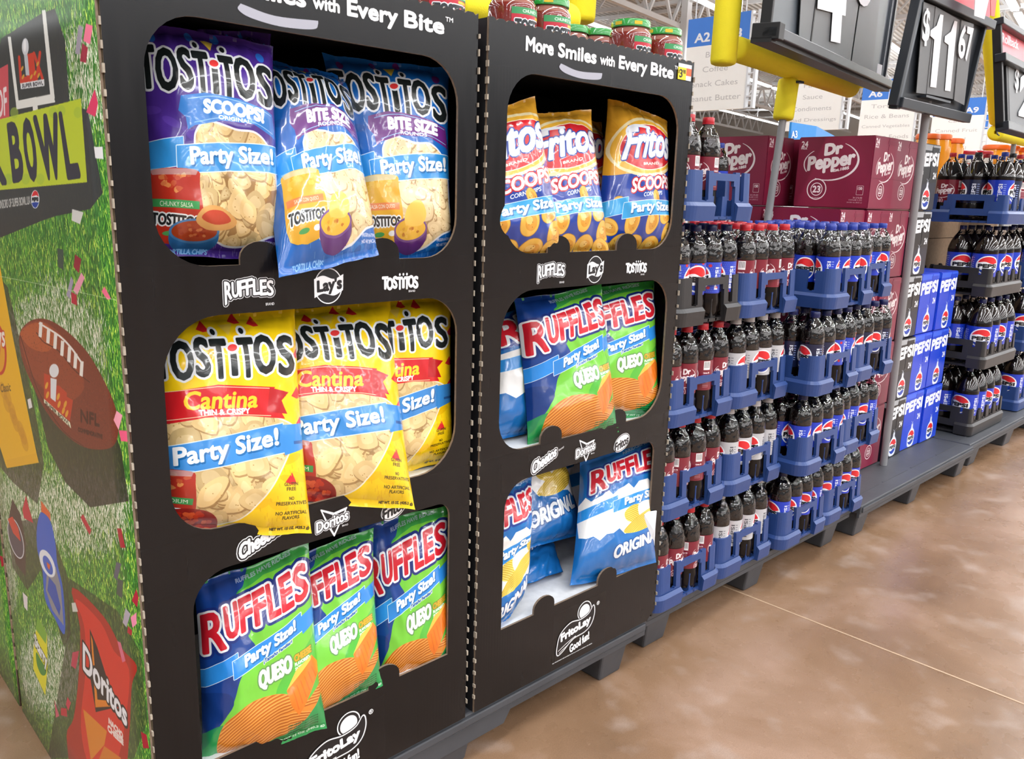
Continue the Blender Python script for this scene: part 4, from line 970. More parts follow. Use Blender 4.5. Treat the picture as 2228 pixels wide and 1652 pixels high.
# ---------------------------------------------------------------- printed side panel
def side_art():
    A = Art(900, 1530, 900, 1530, '#3f7a2c', ss=2)        # 1 unit = 1 mm of the panel; x grows towards the aisle
    g = [(.24, .52, .16), (.42, .72, .22), (.62, .84, .28), (.84, .93, .38), (.10, .30, .12), (.16, .42, .16), (.36, .62, .30)]
    def sp(P):
        out = []
        for px, py in P: q = at_x(px, py, D1X); out.append(((.895 - q.y) * 1000, (1.53 - q.z) * 1000))
        return np.array(out)
    whites = [sp([(150, 90), (205, 100), (228, 150), (232, 250), (200, 262), (158, 220), (165, 150)]), sp([(40, 690), (130, 640), (215, 700), (230, 790), (110, 820), (45, 760)]), sp([(0, 1050), (60, 1040), (262, 1060), (270, 1170), (150, 1190), (0, 1130)]), sp([(60, 1400), (150, 1400), (185, 1480), (120, 1550), (60, 1520)]), sp([(-40, 1200), (30, 1180), (30, 1330), (-60, 1330)])]
    wm = np.zeros((A.H, A.W), bool)
    for P in whites:
        r = A._mask(A.segs(smooth(P, 5)), 6)
        if r: x0, y0, m_ = r; wm[y0:y0 + m_.shape[0], x0:x0 + m_.shape[1]] |= m_
    # blades, painted straight into the canvas
    jx = RNG.normal(0, 26, 60000); jy = RNG.normal(0, 34, 60000); n = 60000; xs = RNG.randint(2, A.W - 3, n); ys = RNG.randint(20, A.H - 2, n); ln = RNG.randint(10, 30, n); dx = RNG.uniform(-.55, .55, n); ci = RNG.randint(0, len(g), n); iw = RNG.rand(n); wh = np.array([(.97, .96, .90), (.92, .91, .84), (1.0, 1.0, .95), (.66, .70, .52)])
    for i in range(n):
        k = np.arange(ln[i]); yy = ys[i] - k; xx = xs[i] + (dx[i] * k * (1 + k * .02)).astype(int); ok = (yy >= 0) & (xx >= 1) & (xx < A.W - 1)
        yy = yy[ok]; xx = xx[ok]; near = wm[min(A.H - 1, max(0, ys[i] + int(jy[i]))), min(A.W - 1, max(0, xs[i] + int(jx[i])))]
        c = wh[int(iw[i] * 4)] if near else np.array(g[ci[i]]) * (1 + .35 * iw[i] * (k[ok][:, None] / ln[i]))
        A.c[yy, xx] = c; A.c[yy, xx + 1] = c; h_ = slice(0, max(1, len(yy) * 2 // 3)); c2 = c if near else c[h_]; A.c[yy[h_], xx[h_] - 1] = c2; A.c[yy[h_], np.minimum(xx[h_] + 2, A.W - 1)] = c2
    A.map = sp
    C2 = lambda L, s=2.95, ox=0, oy=540: [(ox + x / s, oy + y / s) for x, y in L]
    C3 = lambda L: C2(L, 2.745, 0, 1050)
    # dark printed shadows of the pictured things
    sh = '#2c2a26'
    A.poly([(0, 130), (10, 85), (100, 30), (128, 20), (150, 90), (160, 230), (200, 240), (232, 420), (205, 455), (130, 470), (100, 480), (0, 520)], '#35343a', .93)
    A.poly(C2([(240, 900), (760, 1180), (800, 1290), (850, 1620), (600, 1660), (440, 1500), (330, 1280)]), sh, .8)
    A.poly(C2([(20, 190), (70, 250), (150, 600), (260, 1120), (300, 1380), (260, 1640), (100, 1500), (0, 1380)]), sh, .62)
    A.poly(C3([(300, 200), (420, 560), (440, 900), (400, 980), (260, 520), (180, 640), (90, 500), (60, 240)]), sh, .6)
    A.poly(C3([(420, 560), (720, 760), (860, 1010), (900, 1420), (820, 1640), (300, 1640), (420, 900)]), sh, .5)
    # upper sign group
    A.poly([(-40, 175), (25, 140), (28, 262), (-40, 280)], '#d4525c')
    A.text('OF', [(0, 200), (21, 190), (23, 250), (1, 256)], '#f2e4e4', bold=1.5)
    for L in ([(25, 82), (31, 82), (48, 222), (44, 238)], [(100, 25), (107, 24), (127, 215), (118, 208)], [(44, 222), (122, 206), (128, 222), (43, 238)], [(79, 228), (89, 226), (90, 242), (80, 243)]): A.poly(L, '#eceee8', grow=.8)
    for ch, L in (('L', [(48, 126), (60, 126), (66, 178), (52, 181)]), ('I', [(62, 124), (70, 122), (76, 177), (68, 179)]), ('I', [(72, 122), (80, 120), (86, 175), (78, 177)]), ('X', [(80, 118), (97, 116), (102, 172), (86, 175)])):
        A.text(ch, L, '#d23b22', bold=3.0)
    for (x, y) in ((56, 150), (58, 168), (84, 160), (90, 140), (92, 165), (76, 168)): A.ell(x, y, 2.2, 6, '#d9a032', rot=20)
    A.ell(63, 103, 7.5, 19, '#d5d9de', rot=0); A.ell(62, 100, 3, 14, '#f6f7f9'); A.poly([(60, 120), (68, 120), (72, 165), (64, 165)], '#c3c8ce')
    A.poly([(52, 182), (104, 173), (105, 188), (53, 195)], '#e9ebee'); A.text('SUPER BOWL', [(56, 184.5), (101, 177), (102, 185), (56, 192)], '#4a4a50', bold=.6)
    A.poly([(-60, 277), (184.7, 215), (198, 397), (-60, 420)], '#c6d92b')
    for i in range(9): A.ell(100 + RNG.uniform(-90, 80), 240 + RNG.uniform(0, 10) - 0 if i % 2 else 390, 9, 12, '#a9c83a', .6)
    for ch, L in (('R', [(-30, 300), (5, 283), (20, 396), (-20, 400)]), ('B', [(24, 276), (46, 268), (59, 388), (36, 392)]), ('O', [(54, 268), (76, 260), (91, 386), (70, 392)]), ('W', [(82, 260), (131, 253), (140, 383), (104, 386)]), ('L', [(138, 252), (152, 250), (181, 380), (156, 384)])):
        A.text(ch, L, '#34333f', bold=5.5)
    A.text('AL SPONSORS OF SUPER BOWL LIX', [(-8, 438), (72, 427), (74, 444), (-8, 457)], '#cfd0cc', bold=.7)
    A.ell(84, 434, 9.2, 20, '#f1f4f8'); A.poly([(76, 428), (80, 418), (84, 415), (89, 418), (92, 428), (86, 425)], '#e0262e'); A.poly([(76, 442), (84, 440), (92, 441), (88, 450), (84, 453), (79, 449)], '#1c3fa0'); A.text('PEPSI', [(77, 431), (91, 430), (91, 437), (77, 438)], '#16181c', bold=.8)
    # yellow bag at the left edge
    A.poly([(-60, 540), (5, 570), (32, 720), (60, 860), (90, 1005), (20, 1016), (-30, 860), (-60, 760)], '#f0b90a')
    for i in range(9): A.ell(14 + i * 6 + RNG.uniform(-6, 6), 850 + i * 14, 7, 20, '#c98a12', .45, rot=-14)
    A.ell(2, 758, 18, 58, '#c9331e', rot=-6); A.ell(0, 758, 16, 52, '#e7a514', rot=-6); A.text('ys', [(0, 725), (16, 722), (18, 765), (2, 775)], '#f6efe4', out=[(3, '#c9331e')], bold=1.5); A.text('Classic', [(7, 836), (28, 832), (30, 850), (8, 853)], '#5b430e', bold=.5)
    A.poly([(20, 1000), (86, 985), (91, 1006), (21, 1018)], '#eab308')
    # football
    ball = smooth(C2([(145, 560), (200, 480), (280, 455), (370, 480), (480, 560), (590, 680), (690, 850), (760, 1010), (782, 1150), (760, 1250), (690, 1285), (560, 1270), (430, 1180), (320, 1050), (230, 880), (165, 720)]), 5)
    A.poly(ball, '#7a3422', grow=1)
    cl = A.clipmask(ball)
    A.poly(smooth(C2([(150, 560), (210, 480), (300, 470), (420, 560), (520, 700), (560, 900), (450, 980), (300, 900), (200, 760)]), 5), '#9a4428', .8, clip=cl); A.poly(smooth(C2([(150, 550), (210, 490), (300, 480), (380, 560), (330, 660), (220, 640)]), 5), '#c4602e', .7, clip=cl)
    for i in range(2600):
        x, y = 50 + RNG.rand() * 215, 690 + RNG.rand() * 290; A.ell(x, y, .8, 1.3, '#4f1d14' if i % 2 else '#a65236', .5, n=5, clip=cl)
    A.line(C2(openspline([(255, 540), (300, 600), (400, 660), (500, 780), (600, 860)])), 1.6, '#3a140e', clip=cl); A.line(C2(openspline([(150, 560), (260, 900), (420, 1160), (560, 1270)])), 1.6, '#4a1a12', clip=cl)
    lace = [(290, 520), (340, 560), (385, 595), (430, 640), (475, 680), (515, 720), (555, 770)]
    for (x, y) in lace: A.poly(C2([(x - 16, y - 48), (x + 4, y - 42), (x - 2, y + 52), (x - 22, y + 44)]), '#ece9e2', grow=.6)
    A.line(C2(openspline([(270, 480), (400, 560), (480, 640), (550, 740)])), 4, '#ece9e2')
    A.poly(C2([(303, 800), (340, 815), (345, 860), (375, 880), (400, 880), (450, 925), (450, 950), (490, 975), (470, 1110), (303, 975)]), '#c23a1e'); A.poly(C2([(303, 965), (470, 1115), (478, 1155), (303, 990)]), '#e6e8c8'); A.text('SUPER BOWL', C2([(312, 978), (466, 1116), (468, 1142), (312, 998)]), '#3a3a2a', bold=.5)
    for (x, y) in ((320, 880), (325, 940), (395, 950), (400, 1000), (440, 1000), (450, 1060), (428, 1040)): A.ell(x / 2.95, 540 + y / 2.95, 3, 8, '#e0a32c', rot=15)
    A.ell(368 / 2.95, 540 + 785 / 2.95, 10.5, 15, '#e4e7ea'); A.poly(C2([(345, 830), (385, 840), (378, 985), (345, 960)]), '#e2e5e8')
    A.text('NFL', C2([(540, 1035), (660, 1070), (660, 1140), (540, 1110)]), '#3b1710', alpha=.9, bold=1.5); A.text('COMMEMORATIVE', C2([(522, 1148), (680, 1195), (680, 1222), (522, 1172)]), '#3b1710', alpha=.9, bold=.8)
    # cola cup, blue sports bottle, lime can
    A.poly(C3([(90, 95), (140, 190), (170, 360), (170, 560), (110, 480), (60, 250)]), '#43332e'); A.ell(110 / 2.745, 1050 + 330 / 2.745, 15, 46, '#d8d8dc', rot=-14); A.ell(110 / 2.745, 1050 + 330 / 2.745, 13.5, 43, '#514a55', rot=-14); A.poly(C3([(62, 215), (90, 200), (125, 270), (140, 350), (95, 300)]), '#d3422f')
    A.poly(C3([(262, 105), (318, 180), (320, 240), (265, 180)]), '#e2632b'); A.poly(smooth(C3([(250, 200), (270, 175), (320, 230), (350, 370), (360, 480), (395, 640), (404, 900), (340, 800), (285, 690), (270, 520), (240, 400), (236, 280)]), 4), '#2f62c8'); A.poly(C3([(300, 470), (350, 500), (380, 620), (398, 850), (330, 760), (290, 640)]), '#8f9097')
    A.poly(C3([(310, 560), (350, 610), (380, 740), (372, 790), (330, 700), (300, 640)]), '#2c56b4'); A.ell(300 / 2.745, 1050 + 480 / 2.745, 14, 32, '#e9edf3', rot=-22); A.ell(303 / 2.745, 1050 + 490 / 2.745, 8, 22, '#2f62c8', rot=-22); A.poly(C3([(295, 470), (318, 490), (312, 520), (300, 500)]), '#e2632b')
    A.poly(C3([(242, 795), (296, 900), (300, 1080), (286, 1265), (215, 1110), (215, 1000)]), '#e8e11c', grow=.6); A.poly(C3([(242, 795), (296, 900), (290, 960), (228, 870)]), '#7db53a'); A.poly(smooth(C3([(232, 1010), (262, 1060), (292, 1110), (285, 1145), (260, 1140), (236, 1080)]), 4), '#3f8f37')
    A.text('Starry', C3([(222, 895), (296, 1030), (296, 1130), (222, 985)]), '#2a3b1c', bold=4.5); A.text('Starry', C3([(222, 895), (296, 1030), (296, 1130), (222, 985)]), '#f2f4ee', bold=2.0)
    # red bag
    red = smooth(C3([(450, 625), (640, 800), (745, 985), (836, 1090), (806, 1200), (795, 1420), (780, 1640), (775, 1760), (480, 1760), (415, 1510), (458, 1400), (488, 1150), (497, 860)]), 4)
    A.poly(red, '#b3261a', grow=1); A.poly(smooth(C3([(470, 690), (620, 830), (700, 1000), (790, 1110), (770, 1400), (700, 1700), (560, 1700), (500, 1450), (530, 1100), (520, 850)]), 4), '#e03224', .9)
    A.poly(C3([(555, 870), (600, 980), (700, 1300), (735, 1330), (590, 1365), (560, 1180)]), '#1d1a1c'); A.poly(C3([(560, 900), (572, 940), (600, 1290), (700, 1300), (720, 1330), (588, 1338)]), '#e9871c'); A.poly(C3([(575, 960), (600, 1010), (680, 1250), (612, 1290)]), '#1d1a1c')
    q = C3([(515, 955), (775, 1330), (775, 1450), (515, 1110)])
    A.text('Doritos', q, '#17171a', bold=7); A.text('Doritos', q, '#f3f3f5', bold=2.6)
    A.text('NACHO', C3([(668, 1400), (752, 1490), (752, 1525), (668, 1432)]), '#f3e4dc', bold=1.6); A.text('CHEESE', C3([(662, 1440), (755, 1530), (755, 1562), (662, 1475)]), '#f3e4dc', bold=1.6)
    A.poly(C3([(515, 1350), (655, 1480), (640, 1560), (560, 1650)]), '#e48a24', grow=1); A.poly(C3([(640, 1570), (740, 1640), (720, 1760), (590, 1700)]), '#dd7f1e', grow=1)
    # confetti
    for L, c in (((( 515, 185), (565, 280), (555, 310), (500, 205)), '#c22a3c'), (((720, 270), (745, 270), (770, 385), (740, 385)), '#b22636'), (((715, 470), (745, 480), (720, 580), (698, 560)), '#5d6070'), (((722, 570), (755, 580), (750, 690), (716, 660)), '#4c5a50'),
                 (((770, 745), (800, 780), (775, 860), (752, 830)), '#b6aebd'), (((800, 800), (836, 770), (836, 840), (812, 862)), '#f08fb0'), (((785, 850), (810, 880), (805, 910), (780, 890)), '#b6263a'), (((835, 630), (848, 680), (840, 740), (808, 700)), '#b2203a'),
                 (((150, 160), (172, 75), (190, 150), (216, 240), (160, 210)), '#c4283c'), (((445, 715), (468, 712), (484, 768), (452, 768)), '#d4d6cc'), (((450, 1010), (490, 1000), (470, 1110), (442, 1090)), '#c43a55'), (((720, 940), (740, 950), (770, 1060), (750, 1070)), '#e0708c'),
                 (((380, 1340), (415, 1345), (418, 1395), (380, 1385)), '#c4283c'), (((420, 1275), (440, 1310), (425, 1360), (410, 1320)), '#cf3550'), (((340, 1290), (370, 1390), (350, 1400)), '#d45a70'), (((860, 1480), (895, 1500), (910, 1580), (875, 1580)), '#a81f33'), (((150, 650), (180, 680), (180, 765), (160, 740)), '#e9e0e2')):
        A.poly(C3(L), c)
    for L, c in ((((505, 40), (545, 70), (530, 160), (495, 120)), '#9a2236'), (((545, 155), (568, 190), (520, 300), (492, 270)), '#f0a0b8'), (((480, 180), (495, 210), (470, 325), (448, 300)), '#a49cb4'), (((480, 280), (515, 300), (518, 368), (482, 350)), '#b6203a'), (((390, 0), (430, 10), (432, 140), (395, 120)), '#3d5347'),
                 (((695, 245), (738, 325), (712, 330), (676, 275)), '#f07090'), (((772, 1040), (810, 1070), (785, 1165), (752, 1100)), '#f4a4b8'), (((785, 1165), (850, 1170), (848, 1240), (800, 1235)), '#ee5f86'), (((195, 970), (215, 960), (228, 1020), (205, 1030)), '#e8e6e4')):
        A.poly(C2(L), c)
    for L, c in (([(180, 55), (190, 62), (182, 120), (172, 118)], '#a8a0b0'), ([(196, 52), (211, 58), (205, 98), (190, 90)], '#f07a98'), ([(188, 95), (200, 105), (196, 138), (183, 134)], '#a02238'), ([(215, 195), (222, 225), (216, 255), (196, 245)], '#d83a62'), ([(165, 455), (190, 462), (182, 488), (164, 480)], '#dfe0dc'), ([(213, 320), (232, 320), (234, 347), (216, 345)], '#e6e8ea')): A.poly(L, c)
    A.line([(-20, 596), (130, 625), (262, 653)], 1.0, '#cfe0b8')
    return A.image('football_side_print')
SIDE_IMG = side_art()
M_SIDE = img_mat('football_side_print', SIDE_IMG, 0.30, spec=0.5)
def side_panel(parent, x, y0, y1, z0, z1, u0, u1, off, name, bow=0.0):
    me = bpy.data.meshes.new(name); n = 12; vs = []; fs = []; uvs = []
    for j in range(n + 1):
        for i in range(n + 1):
            u = i / n; v = j / n; y = y1 + (y0 - y1) * u
            vs.append((x - bow * math.sin(math.pi * u) * math.sin(math.pi * v), y, z0 + (z1 - z0) * v)); uvs.append((u0 + (u1 - u0) * u, v))
    for j in range(n):
        for i in range(n): a = j * (n + 1) + i; fs.append((a, a + 1, a + n + 2, a + n + 1))
    me.from_pydata(vs, [], fs); uv = me.uv_layers.new()
    for l in me.loops: uv.data[l.index].uv = uvs[l.vertex_index]
    o = link(name, me, parent, [M_SIDE, M_EDGE], True)
    md = o.modifiers.new('s', 'SOLIDIFY'); md.thickness = .004; md.offset = 0; md.material_offset_rim = 1; md.use_rim = True
    o.location = -off; return o
side_panel(disp1, D1X - .003, 0.002, .848, 0.0, 1.53, (.895 - .848) / .9, (.895 - .002) / .9, Vector((D1X, 0, .135)), 'printed_side_panel')
back = empty('end_display', (D1X, .87, 0), label='far end cardboard display with the same grass artwork, at the left edge', cat='display stand')
side_panel(back, D1X - .003, .872, 1.70, 0.0, 1.50, .1, .98, Vector((D1X, .87, 0)), 'printed_side_panel')
t = MB(); t.box((0, .003, .0), (.62, .01, 1.5)); t.box((.6, .01, .0), (.62, .8, 1.5)); t.build('black_panel', M_INNER, back)
t = MB(); z = .1
while z < 1.45: t.box((-.004, -.008, z), (.001, .003, z + .02)); z += .035
tag(t.build('torn_perforation', M_TAN, back), kind='stuff')

# ================================================================ CHIP BAGS
BAGM = {}
for k, im in (('purple', tostitos_art('purple')), ('blue', tostitos_art('blue')), ('yellow', tostitos_art('yellow')), ('green', ruffles_art('green')), ('wave', ruffles_art('wave')), ('corn', fritos_art())):
    BAGM[k] = img_mat('bag_film_' + k, im, 0.27, crinkle=0.8, coat=0.8, spec=0.5)
BACKM = {k: plain('bag_back_' + k, c, 0.3, 0.1, 10, 0.4, 30) for k, c in dict(purple=(.25, .15, .5), blue=(.08, .36, .68), yellow=(.93, .78, .08), green=(.16, .55, .28), wave=(.1, .40, .70), corn=(.8, .6, .2)).items()}
M_SEAL_IN = plain('foil_inside', (0.66, 0.62, 0.55), 0.3, 0.1)
_bs = [0]
def bag(kind, q, label, group, thick=.055, crop=(0, 1, 0, 1), pinch=.05, fold=1.0, name='chip_bag', wav=1.0, skew=1.12):
    """q = TL, TR, BR, BL as (px, py, Y): the corners of the sealed film"""
    _bs[0] += 1; sd = _bs[0] * 17.3
    TL, TR, BR, BL = [at(*p) for p in q]
    base = (BL + BR) / 2
    root = empty(name, base, label=label, cat='chip bag', group=group)
    n = (TR - TL).cross(BL - TL).normalized()
    if n.dot(CAM - TL) < 0: n = -n
    nu, nv = 40, 56; seal = .028
    def pos(u, v, side):
        uu = .5 + (u - .5) * (1 - pinch * math.sin(math.pi * min(1, max(0, v))) ** .6)
        p = (TL * (1 - uu) + TR * uu) * (1 - v) + (BL * (1 - uu) + BR * uu) * v
        dv = min(v, 1 - v); e = max(0, (dv - seal) / (.5 - seal)); a = max(0.0, 1 - abs(2 * u - 1) ** 2.6)
        prof = (a ** .62) * (1 - (1 - min(1, e * 1.9)) ** 2) ** .75
        nn = mnoise.noise(Vector((u * 2.2 + sd, v * 3.0, sd))) * .011 + mnoise.noise(Vector((u * 6 + sd, v * 7, 3 + sd))) * .0045
        rg = 1 - abs(mnoise.noise(Vector((u * 4.2 + sd * 2, v * 3.1, 7.7)))) * 2; nn += max(0, rg - .55) * .007
        pl = (math.sin(u * 41 + 2.2 * mnoise.noise(Vector((u * 3, sd, 0)))) * .6 + math.sin(u * 67 + sd) * .4) * .0035 * math.exp(-max(0, dv - seal) / .09) * (1 if dv > seal else .35)
        cr = math.sin(v * 34 + 3 * mnoise.noise(Vector((u, v * 2, sd)))) * .0022 * math.exp(-min(u, 1 - u) / .05)
        amp = thick * (1 if side > 0 else .75)
        d = prof * amp + (nn * prof + pl + cr * prof) * fold * (1 if side > 0 else .6)
        p = p + n * d * side if side > 0 else p - n * d
        wv = math.sin(u * 3.6 + sd) * .004 * wav + mnoise.noise(Vector((u * 5, sd, 4))) * .003 * wav       # wavy end seals
        p = p + Vector((0, 0, wv * (1 - min(1, dv * 6)))) + n * (math.sin(u * 9 + sd) * .0035 * wav * (1 - min(1, dv * 8)))
        return p - base
    vs = []; uvs = []; fs = []
    for j in range(nv + 1):
        for i in range(nu + 1):
            u, v = i / nu, j / nv; vs.append(pos(u, v, 1)); uvs.append((crop[0] + (crop[1] - crop[0]) * (1 - (1 - u) ** skew), 1 - (crop[2] + (crop[3] - crop[2]) * v)))
    j0 = 2; j1 = nv - 2
    def grid(j0, j1, vs, name, mats, off=0):
        idx = {}; V = []; F = []; U = []
        for j in range(j0, j1 + 1):
            for i in range(nu + 1): idx[(i, j)] = len(V); V.append(vs[j * (nu + 1) + i]); U.append(uvs[j * (nu + 1) + i])
        for j in range(j0, j1):
            for i in range(nu): F.append((idx[(i, j)], idx[(i, j + 1)], idx[(i + 1, j + 1)], idx[(i + 1, j)]))
        me = bpy.data.meshes.new(name); me.from_pydata([tuple(v) for v in V], [], F); uv = me.uv_layers.new()
        for l in me.loops: uv.data[l.index].uv = U[l.vertex_index]
        return link(name, me, root, mats, True)
    grid(j0, j1, vs, 'front_film', [BAGM[kind]])
    for (a, b), nm in (((0, j0), 'top_seal'), ((j1, nv), 'bottom_seal')):
        sv = list(vs)
        for j in range(a, b + 1):
            for i in range(nu + 1): sv[j * (nu + 1) + i] = vs[j * (nu + 1) + i] + n * (.0009 if (i % 2) else 0)
        grid(a, b, sv, nm, [BAGM[kind]])
    bv = []
    for j in range(nv + 1):
        for i in range(nu + 1): bv.append(pos(i / nu, j / nv, -1) - n * .0008)
    grid(0, nv, bv, 'back_film', [BACKM[kind]])
    return root
GA, GB, GC = 'tortilla chip bags in the near display', 'ridged chip bags', 'corn chip bags in the farther display'
# nearest display, top opening
bag('purple', [(430, 58, .17), (588, 78, .17), (600, 520, .14), (440, 520, .14)], 'second purple chip bag standing in shadow behind the front purple one', GA, .04)
bag('blue', [(700, 112, .15), (978, 150, .055), (986, 556, .03), (776, 586, .06)], 'blue bite-size tortilla chip bag at the right of the top opening', GA, .05)
bag('blue', [(540, 124, .16), (757, 162, .11), (826, 548, -.005), (606, 612, -.03)], 'blue tortilla chip bag leaning out of the top opening between two others', GA, .05)
bag('purple', [(286, 52, .10), (594, 98, .06), (622, 572, .03), (312, 560, .06)], 'purple tortilla chip bag at the left of the top opening, nearest display', GA, .05)
# nearest display, middle opening
bag('yellow', [(722, 660, .14), (984, 645, .06), (988, 1005, .03), (765, 1062, .07)], 'yellow tortilla chip bag at the right of the middle opening', GA, .05)
bag('yellow', [(552, 676, .14), (850, 652, .09), (904, 1112, -.03), (625, 1082, .03)], 'yellow tortilla chip bag in the centre of the middle opening with gluten free print', GA, .05)
bag('yellow', [(316, 690, .10), (643, 668, .065), (680, 1158, -.02), (346, 1160, .04)], 'yellow tortilla chip bag at the left of the middle opening, corner hanging out', GA, .05)
# nearest display, bottom opening
bag('green', [(780, 1150, .12), (978, 1096, .04), (984, 1448, .02), (805, 1530, .05)], 'green cheese chip bag at the right of the bottom opening, nearest display', GB, .045)
bag('green', [(585, 1228, .13), (812, 1152, .08), (832, 1495, .0), (632, 1590, .02)], 'green cheese chip bag in the middle of the bottom opening, nearest display', GB, .045)
bag('green', [(420, 1268, .10), (672, 1182, .06), (712, 1588, -.015), (438, 1664, .03)], 'green cheese chip bag at the left of the bottom opening, nearest display', GB, .045)
# farther display, top opening
bag('corn', [(1190, 248, .17), (1312, 262, .17), (1316, 530, .13), (1196, 530, .13)], 'corn chip bag glimpsed in the gap between two front bags', GC, .035)
bag('corn', [(1322, 216, .10), (1452, 262, .04), (1458, 552, .025), (1290, 562, .05)], 'gold and blue corn chip bag with peaked corner, right of the farther top opening', GC, .045)
bag('corn', [(1095, 252, .13), (1285, 243, .08), (1326, 556, .01), (1140, 562, .03)], 'gold and blue corn chip bag in the middle of the farther top opening', GC, .045)
bag('corn', [(1003, 250, .08), (1164, 212, .06), (1226, 558, .005), (1036, 568, .03)], 'gold and blue corn chip bag cut off by the left edge of the farther opening', GC, .045, crop=(.25, 1, 0, 1))
# farther display, middle opening
bag('green', [(1195, 640, .20), (1345, 610, .20), (1345, 860, .18), (1200, 880, .18)], 'dark green chip bag in shadow behind the two front green bags', GB, .035)
bag('green', [(1205, 645, .13), (1424, 608, .055), (1438, 912, .02), (1238, 910, .06)], 'green cheese chip bag at the right of the farther middle opening', GB, .045)
bag('wave', [(1068, 690, .14), (1200, 650, .14), (1205, 938, .08), (1062, 958, .08)], 'blue and white chip bag at the far left of the farther middle opening', GB, .045, crop=(.1, .62, 0.1, 1))
bag('green', [(1118, 648, .10), (1308, 622, .06), (1346, 944, .0), (1148, 972, .03)], 'green cheese chip bag in the middle of the farther middle opening', GB, .045)
# farther display, bottom opening
bag('wave', [(1185, 1000, .30), (1300, 975, .30), (1300, 1125, .27), (1190, 1150, .27)], 'blue and white chip bag standing deep in the farther bottom opening', GB, .04, crop=(.0, .6, .3, .8))
bag('wave', [(1112, 1168, .22), (1196, 1152, .22), (1226, 1242, .10), (1100, 1292, .10)], 'blue chip bag bottom lying flat under the tipped one, farther display', GB, .022, crop=(.2, .9, .78, 1.0))
bag('wave', [(1105, 1012, .22), (1222, 992, .22), (1272, 1164, .12), (1120, 1200, .12)], 'tipped blue and white chip bag in the middle of the farther bottom opening', GB, .045, crop=(.3, 1, .50, .98))
bag('wave', [(1262, 1004, .13), (1418, 950, .05), (1428, 1226, -.015), (1240, 1274, .03)], 'big blue and white chip bag at the right of the farther bottom opening', GB, .05, crop=(0, .86, .02, 1))
bag('wave', [(1052, 1072, .08), (1160, 1036, .08), (1140, 1296, .035), (1040, 1420, .035)], 'blue and white chip bag cut off by the left edge of the farther bottom opening', GB, .04, crop=(.35, 1, .05, 1.0))

# ================================================================ SALSA JARS
def jar_label():
    A = Art(768, 200, 300, 78, None, ss=2)
    for x in (60,):
        A.poly([(x - 52, 0), (x + 52, 0), (x + 52, 78), (x - 52, 78)], '#c8253a')
        A.poly([(x - 52, 0), (x + 52, 0), (x + 52, 12), (x - 52, 12)], '#3d9a5e'); A.text('CHUNKY SALSA', (x - 30, 3.5, x + 34, 9), '#cfe8d4', bold=.4)
        A.poly([(x + 4, 13.5), (x + 30, 13.5), (x + 30, 18), (x + 4, 18)], '#e9c93a')
        A.ell(x, 74, 44, 20, '#dfe2e8'); A.text('TOSTITOS', (x - 44, 22, x + 44, 44), '#eef0f4', bold=3.6); A.text('TOSTITOS', (x - 44, 22, x + 44, 44), '#20262c', bold=1.6)
        A.ell(x + 10, 27, 3, 2.4, '#e03a3a')
    return A.image('salsa_label')
M_JLAB = img_mat('salsa_label', jar_label(), 0.35, alpha=True)
M_SALSA = plain('salsa_behind_glass', (0.50, 0.16, 0.13), 0.12, 0.35, 60, 0.2, 120, coat=1.0, coat_r=0.02)
M_GLASS = plain('jar_glass_shoulder', (0.62, 0.40, 0.36), 0.06, 0.05, coat=1.0, coat_r=0.02)
M_LID = plain('green_lid', (0.16, 0.60, 0.24), 0.25, 0.04, coat=.6)
M_YEL = plain('lid_mark_yellow', (0.88, 0.76, 0.15), 0.4)
def wrap_uv(me, zlo, zhi, turn=0.0):
    uv = me.uv_layers.new()
    for p in me.polygons:
        us = []
        for li in p.loop_indices:
            co = me.vertices[me.loops[li].vertex_index].co; us.append((math.atan2(co.y, co.x) / (2 * math.pi) + turn) % 1.0)
        if max(us) - min(us) > .5: us = [u + 1 if u < .5 else u for u in us]
        for li, u in zip(p.loop_indices, us):
            uv.data[li].uv = (u, (me.vertices[me.loops[li].vertex_index].co.z - zlo) / (zhi - zlo))
def make_jar():
    root = empty('salsa_jar', cat='jar', group='green-lidded salsa jars on the display tops')
    m = MB(); m.lathe([(.040, 0), (.0465, .004), (.0475, .012), (.0475, .094), (.0465, .101), (.0425, .108), (.0395, .112), (.0395, .118)], 32, mis=[0, 0, 0, 0, 1, 1, 1]); m.build('jar_body', [M_SALSA, M_GLASS], root, True)
    m = MB(); m.lathe([(.0480, .014), (.0480, .092)], 32, cap=False); o = m.build('label', [M_JLAB], root, True); wrap_uv(o.data, .014, .092, .0)
    m = MB(); pr = []
    for z, r in ((.113, .0425), (.114, .0435), (.126, .0435), (.1285, .042), (.1285, .036), (.1275, .035)): pr.append((r, z))
    m.lathe(pr, 36); m.build('lid', M_LID, root, True)
    m = MB()
    for a in (200, 250, 320, 20):
        t = math.radians(a); c = Vector((.0438 * math.cos(t), .0438 * math.sin(t), 0)); d = Vector((-math.sin(t), math.cos(t), 0)) * .009
        m.hexa([c - d + Vector((0, 0, .1165)), c + d + Vector((0, 0, .1165)), (c + d) * .99 + Vector((0, 0, .1165)), (c - d) * .99 + Vector((0, 0, .1165)), c - d + Vector((0, 0, .1235)), c + d + Vector((0, 0, .1235)), (c + d) * .99 + Vector((0, 0, .1235)), (c - d) * .99 + Vector((0, 0, .1235))])
    tag(m.build('lid_marks', M_YEL, root), kind='stuff'); return root
jar0 = make_jar(); used = [False]
def place(proto, flag, loc, rz, label):
    o = proto if not flag[0] else copy_tree(proto); flag[0] = True
    o.location = loc; o.rotation_euler = (0, 0, rz); o['label'] = label; return o
